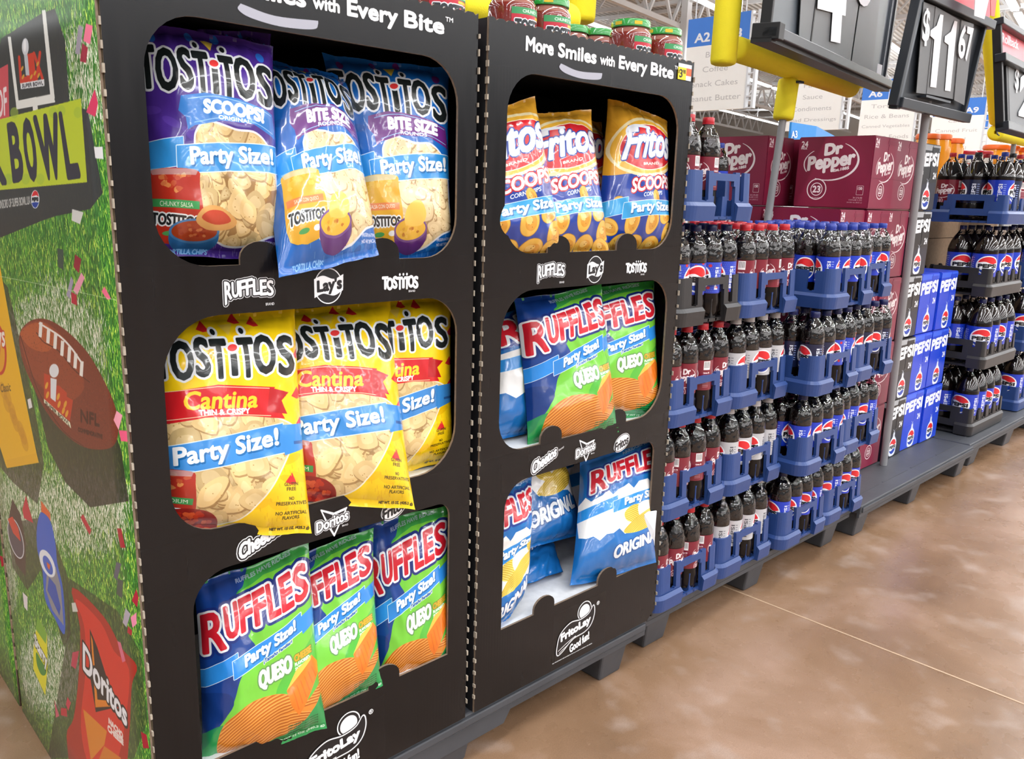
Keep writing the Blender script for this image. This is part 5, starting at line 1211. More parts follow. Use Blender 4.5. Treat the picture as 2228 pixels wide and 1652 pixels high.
for px, py, Y, rz, lab in ((1115, 30, .09, 3.75, 'salsa jar nearest the left corner of the farther display top'), (1191, 40, .09, 3.6, 'salsa jar second from the left on the farther display top'),
                        (1371, 90, .09, 3.85, 'salsa jar with green lid, larger of the right pair on the display'), (1440, 110, .09, 3.75, 'salsa jar nearest the price tag on the farther display'),
                        (1298, 90, .22, 2.2, 'salsa jar standing back with only its lid showing'), (1240, 90, .24, 2.0, 'salsa jar lid peeping out beside the yellow foam end'), (955, 4, .10, 3.5, 'salsa jar at the top right of the nearest display')):
    p = at(px, py, Y); place(jar0, used, (p.x, Y, 1.470), rz, lab)

# ================================================================ CRATES
def ring_path(W, D, r, step=.006):
    """points (x, y, nx, ny, s, side) round the outline, starting at the front left corner going right"""
    out = []
    segs = [((r, 0), (W - r, 0), (0, -1)), ('c', (W - r, r), -90), ((W, r), (W, D - r), (1, 0)), ('c', (W - r, D - r), 0), ((W - r, D), (r, D), (0, 1)), ('c', (r, D - r), 90), ((0, D - r), (0, r), (-1, 0)), ('c', (r, r), 180)]
    return segs
def crate(W, D, H_, front, side, mat, r=.03, th=.009, band=.045, bout=.009, name='bottle_crate', step=.0065, cat='bottle crate'):
    """walled plastic crate; front(s, L) / side(s, L) give the solid height intervals along a wall of length L"""
    m = MB()
    def wall(p, d, n, L, fn):
        k = max(4, int(L / step)); 
        for i in range(k):
            s0 = L * i / k; s1 = L * (i + 1) / k
            for (za, zb) in fn((s0 + s1) / 2, L):
                a0 = p + d * s0; a1 = p + d * s1; ins = n * -th
                sl = .05 * n * -1
                def P(q, z, inn): return tuple(Vector((q.x, q.y, z)) + (ins if inn else Vector((0, 0, 0))) + n * (-.045 * z if z > band else 0))
                m.add([P(a0, za, 0), P(a1, za, 0), P(a1, za, 1), P(a0, za, 1), P(a0, zb, 0), P(a1, zb, 0), P(a1, zb, 1), P(a0, zb, 1)],
                      [(0, 3, 2, 1), (4, 5, 6, 7), (0, 1, 5, 4), (1, 2, 6, 5), (2, 3, 7, 6), (3, 0, 4, 7)])
                if za < band * .6 and zb > band * .7:
                    o = n * bout; z1 = band * .8; z2 = band
                    A0 = Vector((a0.x, a0.y, 0)); A1 = Vector((a1.x, a1.y, 0)); Z = lambda z: Vector((0, 0, z))
                    m.add([tuple(A0 + o * .6 + Z(0)), tuple(A1 + o * .6 + Z(0)), tuple(A1 + o + Z(z1)), tuple(A0 + o + Z(z1)), tuple(A1 + Z(z2)), tuple(A0 + Z(z2)), tuple(A0), tuple(A1)], [(0, 1, 2, 3), (3, 2, 4, 5), (6, 7, 1, 0), (0, 3, 5, 6), (1, 7, 4, 2)])
    wall(Vector((r, 0, 0)), Vector((1, 0, 0)), Vector((0, -1, 0)), W - 2 * r, front)
    wall(Vector((W, r, 0)), Vector((0, 1, 0)), Vector((1, 0, 0)), D - 2 * r, side)
    wall(Vector((W - r, D, 0)), Vector((-1, 0, 0)), Vector((0, 1, 0)), W - 2 * r, front)
    wall(Vector((0, D - r, 0)), Vector((0, -1, 0)), Vector((-1, 0, 0)), D - 2 * r, side)
    # rounded corner posts
    for (cx, cy, a0) in ((W - r, r, -90), (W - r, D - r, 0), (r, D - r, 90), (r, r, 180)):
        n_ = 6
        for i in range(n_):
            t0 = math.radians(a0 + 90 * i / n_); t1 = math.radians(a0 + 90 * (i + 1) / n_)
            def Q(t, z, inn, o=0): rr = r + o - (th if inn else 0) - (.045 * z if z > band else 0); return (cx + rr * math.cos(t), cy + rr * math.sin(t), z)
            m.add([Q(t0, 0, 0), Q(t1, 0, 0), Q(t1, 0, 1), Q(t0, 0, 1), Q(t0, H_, 0), Q(t1, H_, 0), Q(t1, H_, 1), Q(t0, H_, 1)], [(0, 3, 2, 1), (4, 5, 6, 7), (0, 1, 5, 4), (2, 3, 7, 6), (1, 2, 6, 5), (3, 0, 4, 7)])
            z1 = band * .8
            m.add([Q(t0, 0, 0, bout * .6), Q(t1, 0, 0, bout * .6), Q(t1, z1, 0, bout), Q(t0, z1, 0, bout), Q(t1, band, 0), Q(t0, band, 0), Q(t0, 0, 0), Q(t1, 0, 0)], [(0, 1, 2, 3), (3, 2, 4, 5), (6, 7, 1, 0)])
    root = m.build(name, [mat]); root['category'] = cat
    g = MB(); k = 9
    for i in range(int(W / .036) + 1): g.box((.006 + i * (W - .018) / int(W / .036), .006, .002), (.012 + i * (W - .018) / int(W / .036), D - .006, .012))
    for i in range(int(D / .036) + 1): g.box((.006, .006 + i * (D - .018) / int(D / .036), .003), (W - .006, .012 + i * (D - .018) / int(D / .036), .011))
    g.build('base_grid', mat, root)
    return root
H20 = .120
def notch(s, a, b, zlo, top):
    """U notch between a and b; returns the solid top at s, or None outside it"""
    if a <= s <= b:
        c = (a + b) / 2; h = (b - a) / 2; x = min(1, abs(s - c) / h); return zlo + (1 - math.sqrt(1 - x * x)) * h if x < 1 else top
    return None
def f20(s, L):
    u = s / L
    if u < .17: return [(0, H20)] if u < .13 else [(0, max(.046, H20 * (1 - (u - .13) / .06)))] if u < .15 else [(0, .05)]
    if u < .255: t = notch(u * L, .15 * L, .255 * L, .048, H20); return [(0, t if t else .05)]
    if u < .345: return [(0, H20)]
    if u < .74: return [(.098 if .38 < u < .71 else .085, H20 - .004)]
    if u < .83: return [(0, H20)]
    if u < .93: t = notch(u * L, .83 * L, .93 * L, .048, H20); return [(0, t)]
    return [(0, H20)]
def s20(s, L):
    p = L / 5.0; x = (s % p) / p
    if .30 < x < .70: t = notch(x * p, .30 * p, .70 * p, .050, H20 * .93); return [(0, t)]
    return [(0, H20 * .93)]
def inner_posts(root, W, mat):
    for x in (.40, .60):
        m = MB(); m.box((W * x - .012, .012, .0), (W * x + .010, .018, .060)); m.box((W * x - .012, .018, .0), (W * x - .006, .034, .058)); m.box((W * x + .004, .018, .0), (W * x + .010, .034, .058))
        m.build('divider_post', mat, root)
W20, D20 = .300, .445
cr_blue = crate(W20, D20, H20, f20, s20, M_BLUEC); inner_posts(cr_blue, W20, M_BLUEC)
cr_black = crate(W20, D20, H20, f20, s20, M_BLKC); inner_posts(cr_black, W20, M_BLKC)
H2L = .130
def f2(s, L):
    p = L / 4.0; x = (s % p) / p - .5; y = abs(x)
    if s < .02 or s > L - .02: return [(0, H2L)]
    if y > .40: return [(0, H2L - .012)]                       # posts at the bottle gaps
    if y < .045: return [(0, .07)]
    if .30 < y < .36: return [(0, .112)]
    return [(0, .062)]
def s2(s, L):
    u = s / L
    if u < .10: return [(0, H2L)]
    if u < .16: return [(0, .055)]
    if .20 < u < .92:
        hi = H2L if .24 < u < .88 else H2L - .03
        lo = 0 if (u < .30 or u > .84) else .035
        if .36 < u < .76: return [(lo, .066), (.102, hi)] if .37 < u < .75 else [(lo, hi)]
        return [(lo, hi)]
    return [(0, .075)] if u < .2 else [(0, H2L)]
W2L, D2L = .475, .36
cb2 = crate(W2L, D2L, H2L, f2, s2, M_BLUEC, r=.02, band=.058, name='large_bottle_crate')
ck2 = crate(W2L, D2L, H2L, f2, s2, M_BLKC, r=.02, band=.058, name='large_bottle_crate')

# ================================================================ BOTTLES
LABM = {k: img_mat('bottle_label_' + k, bottle_label(k), 0.3, coat=.4) for k in ('blue', 'maroon', 'silver', 'cherry', 'black')}
def petals(r, z, k=5): return r
def make_bottle(kind, cap, big=False):
    root = empty('soda_bottle' if not big else 'large_soda_bottle', cat='soda bottle')
    if big:
        pr = [(.020, .010), (.034, .000), (.048, .004), (.053, .022), (.0545, .055), (.0545, .075), (.0535, .078), (.0535, .184), (.0545, .187), (.0545, .200), (.052, .212), (.046, .232), (.038, .250), (.028, .266), (.019, .279), (.0145, .288), (.0135, .293)]
        ms = [0] * 9 + [2, 2, 2, 2, 1, 1, 1]; n = 26; cz = (.291, .309); cr = .0155; lz = (.079, .184, .0542)
    else:
        pr = [(.014, .006), (.024, .000), (.031, .003), (.0338, .014), (.0342, .040), (.0322, .056), (.0332, .064), (.0332, .140), (.0345, .144), (.0350, .155), (.0335, .172), (.0295, .188), (.0235, .201), (.0175, .210), (.0138, .216), (.0132, .221)]
        ms = [0, 0, 0, 0, 0, 0, 0, 0, 2, 2, 2, 1, 1, 1, 1]; n = 20; cz = (.220, .2365); cr = .0148; lz = (.062, .143, .0338)
    m = MB(); m.lathe(pr, n, mis=ms); m.build('bottle_body', [M_COLA, M_PET, M_COLAB if big else M_COLAF], root, True, angle=70)
    m = MB(); m.lathe([(lz[2], lz[0]), (lz[2] + .0003, (lz[0] + lz[1]) / 2), (lz[2], lz[1])], n, cap=False); o = m.build('label', [LABM[kind]], root, True); wrap_uv(o.data, lz[0], lz[1])
    m = MB(); pc = []
    m.lathe([(cr + .0006, cz[0]), (cr + .0006, cz[0] + .003), (cr - .0003, cz[0] + .0032), (cr, cz[0] + .005), (cr, cz[1] - .002), (cr - .0015, cz[1])], 24); m.build('cap', CAPM[cap], root, True)
    return root
PROTO = {}
def bottle(kind, cap, loc, label, group, big=False, turn=None):
    k = (kind, cap, big)
    if k not in PROTO: PROTO[k] = [make_bottle(*k), False]
    o = PROTO[k][0] if not PROTO[k][1] else copy_tree(PROTO[k][0]); PROTO[k][1] = True
    o.location = loc; o.rotation_euler = (0, 0, random.uniform(0, 6.283) if turn is None else turn); o['label'] = label; o['group'] = group
    return o
ORD = ['first', 'second', 'third', 'fourth', 'fifth', 'sixth']
_cu = {}
def put_crate(proto, x, y, z, label, group='bottle crates stacked on the pallets', rz=0.0):
    if proto.name not in _cu: _cu[proto.name] = 1; o = proto
    else: o = copy_tree(proto)
    o.location = (x, y, z); o.rotation_euler = (0, 0, rz); o['label'] = label; o['group'] = group; return o
LV = [.140, .395, .650, .905, 1.165]
LN = ['bottom', 'second', 'third', 'fourth', 'top']
def fill(x, y, z, kinds, rows, where, cols=4, side_rows=0, skip=()):
    """bottles in a crate: kinds[col] = (label kind, cap); rows = how many rows deep"""
    px = (W20 - .014) / cols
    for r_ in range(6):
        for c in range(cols):
            if not (r_ < rows or (c == 0 and r_ < side_rows)): continue
            if (r_, c) in skip: continue
            kd, cp = kinds[c] if isinstance(kinds, list) else kinds
            nm = {'red': 'red-capped', 'blue': 'blue-capped', 'white': 'white-capped', 'black': 'black-capped', 'navy': 'navy-capped'}[cp]
            lk = {'maroon': 'maroon-label', 'blue': 'blue-label', 'silver': 'silver-label', 'cherry': 'cherry-spotted', 'black': 'dark-label'}[kd]
            rw = 'front row' if r_ == 0 else '%s row back' % ORD[r_]
            bottle(kd, cp, (x + .007 + px * (c + .5) + random.uniform(-.0012, .0012), y + .042 + r_ * .0705, z + .0125), '%s %s bottle, %s from left, %s, %s' % (nm, lk, ORD[c], rw, where), 'cola bottles in ' + where)
# first pallet of soda: two columns of crates
C1 = [('maroon', 'red')] * 4; S1 = [('silver', 'white')] * 4
for lv, kd, pr in ((0, C1, cr_blue), (1, C1, cr_blue), (2, C1, cr_blue), (3, [('cherry', 'navy')] * 4, cr_black)):
    xx = 1.682 + (.0, .004, -.002, .010)[lv]; yy = (.0, .006, .002, .008)[lv]
    wh = '%s crate touching chip display' % LN[lv]
    put_crate(pr, xx, yy, LV[lv], '%s bottle crate, %s level, touching the black chip display' % ('black' if pr is cr_black else 'blue', LN[lv])); fill(xx, yy, LV[lv], kd, 2, wh)
for lv, kd in ((0, S1), (1, S1), (2, S1), (3, C1)):
    xx = 1.986 + (.0, .002, .004, .006)[lv]; yy = (.004, .0, .006, .004)[lv]
    wh = '%s crate, second column from chip display' % LN[lv]
    put_crate(cr_blue, xx, yy, LV[lv], 'blue bottle crate, %s level, second column from the chip display' % LN[lv]); fill(xx, yy, LV[lv], kd, 2 if lv < 3 else 4, wh)
put_crate(cr_blue, 1.690, .0, LV[4], 'highest blue bottle crate beside the display price tag, nearly empty')
for i, (px, Y) in enumerate(((1508, .035), (1551, .04))):
    p = at(px, 240, Y); bottle('maroon', 'red', (p.x, Y + .01, LV[4] + .0125), '%s red-capped maroon-label bottle on the highest crate beside the price tag' % ('left' if i == 0 else 'right'), 'cola bottles in the top crate', turn=2.0)
# crates behind, top level with four small blue-capped bottles
put_crate(cr_blue, 2.33, .46, LV[4] - .005, 'blue crate standing farther back above the red caps, holding blue-capped bottles')
for c in range(4):
    for r_ in range(2): bottle('blue', 'blue', (2.33 + .043 + c * .0715, .46 + .042 + r_ * .0705, LV[4] + .0075), '%s blue-capped bottle from left, %s, crate standing farther back' % (ORD[c], 'front row' if r_ == 0 else 'second row'), 'cola bottles in the rear crate')
for lv in range(4):
    put_crate(cr_blue, 2.33 - .02 * (lv % 2), .46, LV[lv], 'blue crate of the rear stack, %s level, hidden behind front crates' % LN[lv])
    put_crate(cr_blue, 1.72, .47, LV[lv], 'blue crate of the rear left stack, %s level, hidden behind front crates' % LN[lv])
# second pallet of soda
P1 = [('blue', 'navy')] * 4
rowsy = {0: ((2.318, -.012), (2.622, -.004)), 1: ((2.322, -.05), (2.630, -.03)), 2: ((2.322, -.06), (2.630, -.045)), 3: ((2.395, -.045), (2.700, .02))}
for lv in range(4):
    for cidx in range(2):
        xx, yy = rowsy[lv][cidx]
        kd = P1 if lv < 2 else ([('black', 'navy')] * 4 if lv == 2 else [('blue', 'blue')] * 4)
        if lv == 2 and cidx == 0: kd = [('black', 'navy'), ('black', 'navy'), ('cherry', 'navy'), ('cherry', 'navy')]
        wh = '%s crate, %s column, second soda pallet' % (LN[lv], ('left', 'right')[cidx])
        put_crate(cr_black if (lv == 2 and cidx == 1 and False) else cr_blue, xx, yy, LV[lv], 'blue bottle crate, %s level, %s column of the second soda pallet' % (LN[lv], ('left', 'right')[cidx]))
        fill(xx, yy, LV[lv], kd, 2 if lv < 3 else 5, wh, side_rows=4 if cidx == 0 else 0)

# ================================================================ CARTONS
CM = {}
def carton(kind, loc, label, group, w=.202, d=.296, h=.262, rz=0.0):
    if kind not in CM:
        c = {'maroon': (.50, .12, .24), 'blue': (.10, .27, .82), 'black': (.09, .095, .11)}[kind]
        mats = [plain('carton_' + kind, c, 0.33, 0.04), img_mat('carton_end_' + kind, carton_art(kind, False), 0.33), img_mat('carton_side_' + kind, carton_art(kind, True), 0.33)]
        m = MB(); m.box((0, 0, 0), (w, d, h)); me = m.mesh('soda_carton')
        uv = me.uv_layers.new()
        for p in me.polygons:
            n = p.normal; p.material_index = 1 if n.y < -.9 else (2 if n.x < -.9 else 0)
            for li in p.loop_indices:
                co = me.vertices[me.loops[li].vertex_index].co
                uv.data[li].uv = (co.x / w, co.z / h) if abs(n.y) > .9 else ((1 - co.y / d), co.z / h)
        for mt in mats: me.materials.append(mt)
        bm = bmesh.new(); bm.from_mesh(me); bmesh.ops.bevel(bm, geom=bm.edges[:], offset=.0035, segments=2, affect='EDGES', clamp_overlap=True); bm.to_mesh(me); bm.free()
        me.polygons.foreach_set('use_smooth', [False] * len(me.polygons))
        f = MB(); f.box((w * .56, -.0008, h * .90), (w * .93, .0, h * .955)); f.box((.004, -.0008, h * .425), (w - .004, .0, h * .43)); f.box((w * .595, -.0008, h * .43), (w * .605, 0, h - .004))
        CM[kind] = (me, f.mesh('flap'), mats[0])
    me, fl, m0 = CM[kind]
    o = bpy.data.objects.new('soda_carton', me); COL.objects.link(o); o.location = loc; o.rotation_euler = (0, 0, rz); tag(o, label, 'carton', group)
    if not fl.materials: fl.materials.append(m0)
    c = bpy.data.objects.new('end_flap_seams', fl); COL.objects.link(c); c.parent = o
    return o
CH = .2655
COLS = [('maroon', 2.900, 4, 'leftmost maroon column'), ('maroon', 3.098, 5, 'second maroon column'), ('maroon', 3.308, 5, 'third maroon column'), ('black', 3.520, 5, 'black column behind the grey pole'), ('blue', 3.735, 3, 'left blue column'), ('blue', 3.945, 3, 'right blue column')]
CL = ['bottom', 'second', 'third', 'fourth', 'top']
for kind, x, n_, wh in COLS:
    for k in range(n_):
        nm = CL[k] if not (k == n_ - 1) else 'top'
        carton(kind, (x + random.uniform(-.004, .004), .185 + random.uniform(-.006, .006), .137 + k * CH), '%s 24-can soda carton, %s level of the %s' % (kind, nm, wh), 'soda cartons on the wide pallet', rz=random.uniform(-.01, .01))
for k in range(5):
    carton('maroon', (2.965, .535, .137 + k * CH), 'maroon 24-can soda carton, %s level of the rear stack behind the grey pole' % CL[k], 'soda cartons on the wide pallet')
    carton('maroon', (3.20, .52, .137 + k * CH), 'maroon 24-can soda carton, %s level of the stack hidden behind the others' % CL[k], 'soda cartons on the wide pallet')

# ================================================================ BIG BOTTLE CRATES
LV2 = [.140, .475, .810, 1.145]
def fill2(x, y, z, kinds, rows, where):
    for r_ in range(rows):
        for c in range(4):
            kd, cp = kinds[(c + r_) % len(kinds)]
            bottle(kd, cp, (x + .012 + (W2L - .024) / 4 * (c + .5), y + .06 + r_ * .112, z + .0125), '%s-capped two-litre bottle, %s from left, %s, %s' % (cp, ORD[c], 'front row' if r_ == 0 else ORD[r_] + ' row back', where), 'two-litre bottles in ' + where, True, turn=-1.75 + random.choice((0, .5, -.45, 1.4)))
for lv in range(4):
    x = 4.265 + (.0, -.03, .0, .0)[lv]; y = .07 + (.0, -.02, .01, -.01)[lv]
    pr = ck2 if lv < 3 else cb2; kn = [('blue', 'navy')] if lv < 3 else [('blue', 'blue'), ('black', 'black'), ('maroon', 'red'), ('blue', 'blue')]
    wh = '%s big crate right of blue cartons' % ('bottom', 'second', 'third', 'top')[lv]
    put_crate(pr, x, y, LV2[lv], '%s large-bottle crate, %s level, right of the blue cartons' % ('black' if lv < 3 else 'blue', ('bottom', 'second', 'third', 'top')[lv]), 'large bottle crates'); fill2(x, y, LV2[lv], kn, 2 if lv < 3 else 3, wh)
for lv in range(4):
    x = 5.02 + (.0, -.03, .02, -.06)[lv]; y = .08
    pr = cb2 if lv != 3 else ck2; wh = '%s big crate at right picture edge' % ('bottom', 'second', 'third', 'top')[lv]
    put_crate(pr, x, y, LV2[lv], 'large-bottle crate, %s level, at the right picture edge' % ('bottom', 'second', 'third', 'top')[lv], 'large bottle crates'); fill2(x, y, LV2[lv], [('blue', 'navy')], 2, wh)
# cheese-ball tubs standing on plain cases behind the big bottles
M_TUB = plain('orange_tub', (0.96, 0.62, 0.10), 0.25, 0.08, 20, coat=.5); M_TUBL = plain('orange_tub_lid', (0.93, 0.42, 0.12), 0.4); M_TUBW = plain('white_red_tub', (0.86, 0.82, 0.78), 0.4); M_TUBR = plain('red_tub_label', (0.80, 0.22, 0.16), 0.4)
for i, (x0, x1, zt) in enumerate(((3.93, 4.36, 1.40), (4.365, 4.95, 1.36), (4.955, 5.60, 1.36))):
    m = MB(); n_ = 4
    root = empty('case_stack', (x0, .48, .137 if x0 < 4.9 else .137), label='%s brown case stack behind the big soda bottles, carrying snack tubs' % ('left', 'middle', 'right')[i], cat='carton', group='brown cases behind the bottles')
    for k in range(n_):
        h = (zt - .137) / n_; m = MB(); m.box((0, 0, k * h), (x1 - x0, .36, (k + 1) * h - .003)); m.build('case', M_TAN, root)
def tub(x, y, z, r, h, body, lid, lab, label):
    root = empty('snack_tub', (x, y, z), label=label, cat='snack tub', group='snack tubs behind the big bottles')
    m = MB(); m.lathe([(r * .9, 0), (r, .01), (r, h * .8), (r * .88, h * .92), (r * .88, h)], 20); m.build('tub_body', body, root, True)
    m = MB(); m.lathe([(r * .93, h * .93), (r * .97, h * .94), (r * .97, h * 1.03), (r * .9, h * 1.06)], 20); m.build('lid', lid, root, True)
    m = MB(); m.lathe([(r * 1.01, h * .1), (r * 1.01, h * .62)], 20, cap=False); m.build('label', lab, root, True)
for i, (px, py, Y, k, r) in enumerate(((2020, 292, .56, 0, .06), (2047, 293, .62, 0, .06), (2074, 302, .60, 0, .06), (2098, 329, .58, 1, .07), (2134, 329, .60, 1, .07), (2168, 316, .62, 0, .075), (2192, 318, .62, 0, .075), (2218, 322, .60, 0, .075))):
    p = at(px, py, Y); zt = p.z; zb = 1.40 if p.x < 4.34 else 1.36
    tub(p.x, Y, zb, r, max(.10, (zt - zb) / 1.06), M_TUB if k == 0 else M_TUBW, M_TUBL if k == 0 else CAPM['red'], M_TUB if k == 0 else M_TUBR, '%s snack tub, %s from the left, behind the soda bottles' % ('orange' if k == 0 else 'white and red', (ORD + ['seventh', 'eighth'])[i]))

# ================================================================ GOAL POSTS, POLES AND PRICE SIGNS
def noodle(pts, r, name, parent, off, hollow_start=False):
    m = MB(); n = 20
    for p, q in zip(pts[:-1], pts[1:]):
        p = Vector(p) - off; q = Vector(q) - off; d = (q - p).normalized(); L = (q - p).length
        u = Vector((0, 0, 1)) if abs(d.z) < .9 else Vector((1, 0, 0)); x = d.cross(u).normalized(); y = d.cross(x)
        prof = [(0.22 if hollow_start else 0.0, 0.0), (.70, .0), (.93, .06), (1, .22), (1, None), (.93, None), (.7, None), (0, None)]
        st = [0, 0, .1 * r, .35 * r, L - .35 * r, L - .1 * r, L, L]
        vs = []; fs = []
        for (k, _), s in zip(prof, st): vs += [p + d * s + (x * math.cos(2 * math.pi * i / n) + y * math.sin(2 * math.pi * i / n)) * r * max(k, .001) for i in range(n)]
        for j in range(7): fs += [(j * n + i, j * n + (i + 1) % n, (j + 1) * n + (i + 1) % n, (j + 1) * n + i) for i in range(n)]
        if hollow_start:
            k0 = len(vs); vs += [p + d * r * 1.2 + (x * math.cos(2 * math.pi * i / n) + y * math.sin(2 * math.pi * i / n)) * r * .2 for i in range(n)]
            fs += [(i, k0 + i, k0 + (i + 1) % n, (i + 1) % n) for i in range(n)]; fs.append(tuple(range(k0, k0 + n)))
        m.add(vs, fs)
    return m.build(name, M_FOAM, parent, True, angle=80)
def goal(label, pole, bar, uprights, stub, rb, hollow=False, group='yellow foam goal posts'):
    base = Vector(pole[0]); root = empty('goal_post', base, label=label, cat='goal post', group=group)
    m = MB(); m.tube(Vector(pole[0]) - base, Vector(pole[1]) - base, .0135, 16); m.build('pole', M_POLE, root, True)
    noodle(bar, rb, 'foam_crossbar', root, base, hollow)
    for u in uprights: noodle(u, rb, 'foam_upright', root, base)
    if stub: noodle(stub, rb * .95, 'foam_collar', root, base)
    return root
Y1 = .435
pa = at(1711, 262, Y1); pb = at(1674, 490, Y1); lean = (pa - pb) / (pa.z - pb.z)
foot = pb - lean * (pb.z - .14)
cbL = at(1600, 106, .39); cbR = at(1852, 192, .50); cbM = at(1719, 158, .44)
upB = at(1573, 142, .32); upT = at(1602, -190, .32)
g1 = goal('yellow foam goal post on a leaning grey pole above the first soda crates', (foot, cbM), [cbL, cbR], [(upB, upT), (at(1868, 192, .58), at(1885, -60, .58))], (foot + (cbM - foot) * ((pa.z - foot.z) / (cbM.z - foot.z)), foot + (cbM - foot) * .985), .039)
m = MB(); p = cbM; m.box((p.x - .016 - foot.x, p.y - .05 - foot.y, p.z - .040 - foot.z), (p.x + .016 - foot.x, p.y + .02 - foot.y, p.z - .032 - foot.z)); m.build('dark_clip', M_FRAME, g1)
# goal post standing behind the chip displays
b0 = at(985, 8, .60); b1 = at(1262, 44, .60)
goal('yellow foam goal post partly seen behind the salsa jars', (Vector((b0.x + .12, .60, .0)), Vector((b0.x + .12, .60, b0.z))), [b0, at(1243, 44, .60)], [(at(1262, 50, .64), at(1278, -220, .64))], None, .045)
# third goal post at the right edge
q0 = at(2166, 288, .40); q1 = at(2300, 318, .60); pt = at(2204, 305, .46)
goal('yellow foam goal post at the right edge with hollow crossbar end', (Vector((pt.x, .452, .14)), Vector((pt.x, .452, pt.z))), [q0, q1], [(at(2172, 266, .40), at(2148, -40, .40))], None, .043, hollow=True)
m = MB(); a = at(2168, 265, .39); b = at(2170, 292, .37)
root = empty('upright_peg', b, label='bent steel peg joining the yellow upright to its hollow crossbar end', cat='peg')
m.tube(a - b, Vector((0, 0, 0)), .004, 8); m.tube((0, 0, 0), (.03, 0, -.004), .004, 8); m.build('steel_rod', M_FRAME, root)

def sign_frame(P0, ux, uz, W, H_, label, pole=None, name='price_sign', group='black price signs on poles'):
    root = empty(name, P0, label=label, cat='price sign', group=group)
    ux = ux.normalized(); uz = uz.normalized(); n = ux.cross(uz).normalized()      # n points to the aisle
    if n.y > 0: n = -n
    L = lambda u, w_, d=0: ux * u + uz * w_ + n * d
    def bx(u0, u1, w0, w1, d0, d1, nm, mat, bev=0):
        m = MB(); m.hexa([L(u0, w0, d1), L(u1, w0, d1), L(u1, w0, d0), L(u0, w0, d0), L(u0, w1, d1), L(u1, w1, d1), L(u1, w1, d0), L(u0, w1, d0)]); return m.build(nm, mat, root, bevel=bev)
    return root, L, bx, n
def sign_text(root, s, quad_px, P0, n, lift, mat, off=.02):
    q = [at_plane(px, py, P0 + n * lift, n) - root.location for px, py in quad_px]
    V, E_, T, asp = glyphs(s, off); TL, TR, BR, BL = q
    vs = [tuple((BL * (1 - u) + BR * u) * (1 - v) + (TL * (1 - u) + TR * u) * v) for u, v in V]
    me = bpy.data.meshes.new('digit'); me.from_pydata(vs, [], T); return link('price_digits', me, root, [mat])
def sign_poly(root, px_, P0, n, lift, mat):
    me = bpy.data.meshes.new('digit'); me.from_pydata([tuple(at_plane(x, y, P0 + n * lift, n) - root.location) for x, y in px_], [], [tuple(range(len(px_)))]); return link('price_digits', me, root, [mat])
def card(root, quad_px, P0, n, lift, mat, name='number_card'):
    q = [at_plane(px, py, P0 + n * lift, n) - root.location for px, py in quad_px]
    m = MB(); m.hexa([q[3], q[2], q[1], q[0], q[3] - n * .002, q[2] - n * .002, q[1] - n * .002, q[0] - n * .002]); return m.build(name, mat, root)
# --- sign 2 ($11.67)
P0 = at(1959, 212, .10); Px = at(2099, 240, .10); ux = (Px - P0); ux.z = .0
uz = Vector((0.03, -.09, 1)).normalized()
root, L, bx, n = sign_frame(P0, ux, uz, .64, .33, 'black price sign reading $11.67 on the second grey pole')
W_ = .645
bx(-.035, W_ - .02, .0, .345, -.02, -.012, 'backboard', M_FRAME)
bx(-.02, W_ + .01, -.035, .0, -.01, .022, 'bottom_ledge', M_FRAME, .003)
bx(-.03, .0, -.04, -.008, -.022, .01, 'ledge_end', M_FRAME, .003)
bx(.02, W_ + .03, .318, .350, -.01, .022, 'top_rail', M_FRAME, .003)
bx(-.045, -.025, -.03, .37, -.02, .012, 'side_rail', M_FRAME, .002); bx(W_ - .03, W_ - .012, -.03, .35, -.02, .006, 'side_rail', M_FRAME, .002)
bx(-.01, .015, 0, .34, -.01, .0, 'card_track', M_SIGNBACK); 
bx(.05, W_ + .02, .350, .60, -.012, -.006, 'red_panel', M_PINK)
PF = P0 - n * 0.0
card(root, [(2010, 4), (2036, 14), (2017, 205), (1994, 202)], P0, n, .004, M_CARD); card(root, [(2036, 14), (2089, 44), (2074, 216), (2016, 204)], P0, n, .006, M_CARD)
card(root, [(2092, 44), (2119, 52), (2098, 229), (2076, 218)], P0, n, .010, M_CARD)
sign_text(root, '$', [(2011, 18), (2025, 18), (2022, 100), (2005, 100)], P0, n, .009, M_PRINT_W, .03)
sign_poly(root, [(2046, 31), (2053, 33), (2037, 191), (2024, 189), (2033, 86), (2024, 78), (2025, 66), (2038, 56)], P0, n, .009, M_PRINT_W)
sign_poly(root, [(2077, 45), (2083, 47), (2068, 199), (2056, 197), (2064, 98), (2055, 91), (2056, 79), (2069, 69)], P0, n, .009, M_PRINT_W)
sign_text(root, '6', [(2091, 50), (2105, 56), (2098, 131), (2083, 124)], P0, n, .014, M_PRINT_W, .03)
sign_text(root, '7', [(2105, 57), (2119, 62), (2110, 137), (2099, 132)], P0, n, .014, M_PRINT_W, .03)
pp = at(2014, 250, .12); pq = at(1923, 1003, .155)
r2 = empty('sign_pole', (pq.x, pq.y, .137), label='long grey pole holding the $11.67 sign, standing on the wide pallet', cat='pole')
m = MB(); m.tube((0, 0, 0), Vector((pp.x, pp.y, pp.z + .05)) - Vector((pq.x, pq.y, .137)), .0145, 18); m.build('pole', M_POLE, r2, True)
m = MB(); q = Vector((pp.x, pp.y, pp.z + .05)) - r2.location; m.hexa([q + Vector(v) for v in ((-.12, -.04, 0), (.12, -.04, 0), (.12, .05, 0), (-.12, .05, 0), (-.12, -.04, .008), (.12, -.04, .008), (.12, .05, .008), (-.12, .05, .008))]); m.build('mounting_plate', M_FRAME, r2)
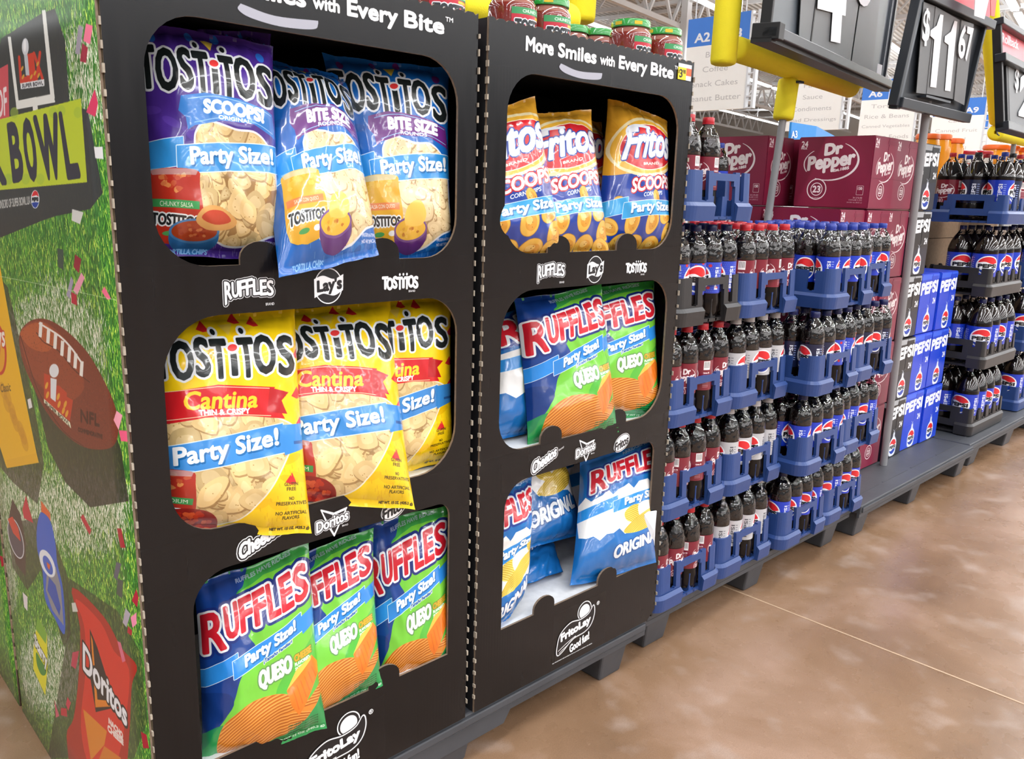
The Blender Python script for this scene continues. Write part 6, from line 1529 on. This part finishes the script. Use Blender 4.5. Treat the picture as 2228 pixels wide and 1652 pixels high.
# --- sign 1 ($4.8.)
P0 = at(1656, 82, .16); ang = math.radians(11); ux = at_plane(1926, 196, P0, Vector((math.sin(ang), -math.cos(ang), 0))) - P0; uz = Vector((0, -.03, 1))
root, L, bx, n = sign_frame(P0, ux, uz, .9, .5, 'black price sign showing a large white 4, in front of the yellow goal post')
def gp(px, py): 
    w_ = at_plane(px, py, P0, n) - P0; return w_.dot(ux.normalized()), w_.dot(uz.normalized())
uR, wR = gp(1925, 182); 
bx(.0, uR, -.0, .030, -.0, .045, 'bottom_ledge', M_FRAME, .003); bx(.0, uR - .03, -.012, .002, -.03, .03, 'ledge_underside', M_PRINT_K)
bx(-.0, .045, -.005, .04, -.03, .05, 'ledge_end', M_PRINT_K, .002)
bx(.035, uR - .02, .02, .62, -.016, -.008, 'backboard', M_SIGNBACK)
bx(.030, .045, .02, .62, -.02, .012, 'side_rail', M_PRINT_K, .002); bx(uR - .05, uR - .025, .02, .62, -.02, .010, 'side_rail', M_FRAME, .002); bx(uR - .085, uR - .05, .02, .62, -.01, .002, 'card_track', M_SIGNBACK)
card(root, [(1752, -160), (1885, -110), (1850, 136), (1738, 90)], P0, n, .004, M_CARD); card(root, [(1888, -110), (1925, -95), (1898, 155), (1853, 137)], P0, n, .004, M_CARD)
bx(uR * .28, uR * .287, .025, .62, -.006, .006, 'card_divider', M_PRINT_K)
sign_text(root, '4', [(1790, -150), (1850, -128), (1836, 96), (1774, 82)], P0, n, .010, M_PRINT_W, .05)
sign_text(root, '8', [(1872, -95), (1902, -85), (1894, 18), (1864, 10)], P0, n, .010, M_PRINT_W, .04)
card(root, [(1910, 138), (1920, 142), (1917, 166), (1907, 162)], P0, n, .016, M_PAPER, 'white_sticker')
# --- sign 3 ($2...) at the right edge
P0 = at(2178, 268, .02); ux = Vector((1, .05, .0)); uz = Vector((-.08, .15, 1))
root, L, bx, n = sign_frame(P0, ux, uz, .9, .5, 'black and red price sign cut off by the right picture edge')
def gw(px, py): return (at_plane(px, py, P0, n) - P0).dot(uz.normalized())
wm_ = gw(2170, 124); wt = gw(2168, 46)
bx(-.01, .9, -.03, .005, -.02, .03, 'bottom_ledge', M_FRAME, .003); bx(.0, .9, .0, wt, -.02, -.012, 'backboard', M_SIGNBACK); bx(-.01, .014, -.02, wt, -.02, .012, 'side_rail', M_PRINT_K, .002)
bx(-.02, .9, wm_ - .02, wm_ + .012, -.012, .03, 'middle_rail', M_FRAME, .003); bx(.012, .9, wm_ + .012, wt - .015, -.011, -.004, 'red_panel', M_PINK); bx(-.015, .9, wt - .015, wt + .012, -.012, .025, 'top_rail', M_FRAME, .003)
bx(.09, .12, .0, wm_ - .02, -.01, .004, 'card_track', M_PRINT_K); bx(.13, .9, .0, wm_ - .02, -.01, .003, 'number_card', M_CARD)
sign_text(root, '$', [(2210, 146), (2218, 150), (2216, 204), (2208, 200)], P0, n, .008, M_PRINT_W, .03); sign_text(root, '2', [(2220, 158), (2252, 168), (2250, 262), (2216, 252)], P0, n, .008, M_PRINT_W, .05)
sign_text(root, 'Rollback', [(2180, 70), (2216, 88), (2216, 108), (2182, 92)], P0, n, .004, M_PRINT_W, .01)
# white paper and red tag by the upright
a = at(2122, -20, .0); 
root = empty('paper_sheet', a, label='white paper strip hanging between the $11.67 sign and the yellow upright', cat='paper')
q = [at(px, py, .0) - a for px, py in ((2124, -40), (2158, -30), (2142, 42), (2120, 34))]; m = MB(); m.hexa([q[3], q[2], q[1], q[0]] + [v + Vector((0, .002, 0)) for v in (q[3], q[2], q[1], q[0])]); m.build('sheet', M_PAPER, root)
q = [at(px, py, .005) - a for px, py in ((2155, -30), (2172, -25), (2164, 36), (2156, 34))]; m = MB(); m.hexa([q[3], q[2], q[1], q[0]] + [v + Vector((0, .002, 0)) for v in (q[3], q[2], q[1], q[0])]); m.build('red_strip', M_TUBR, root)
for o in (cr_black,):
    pass
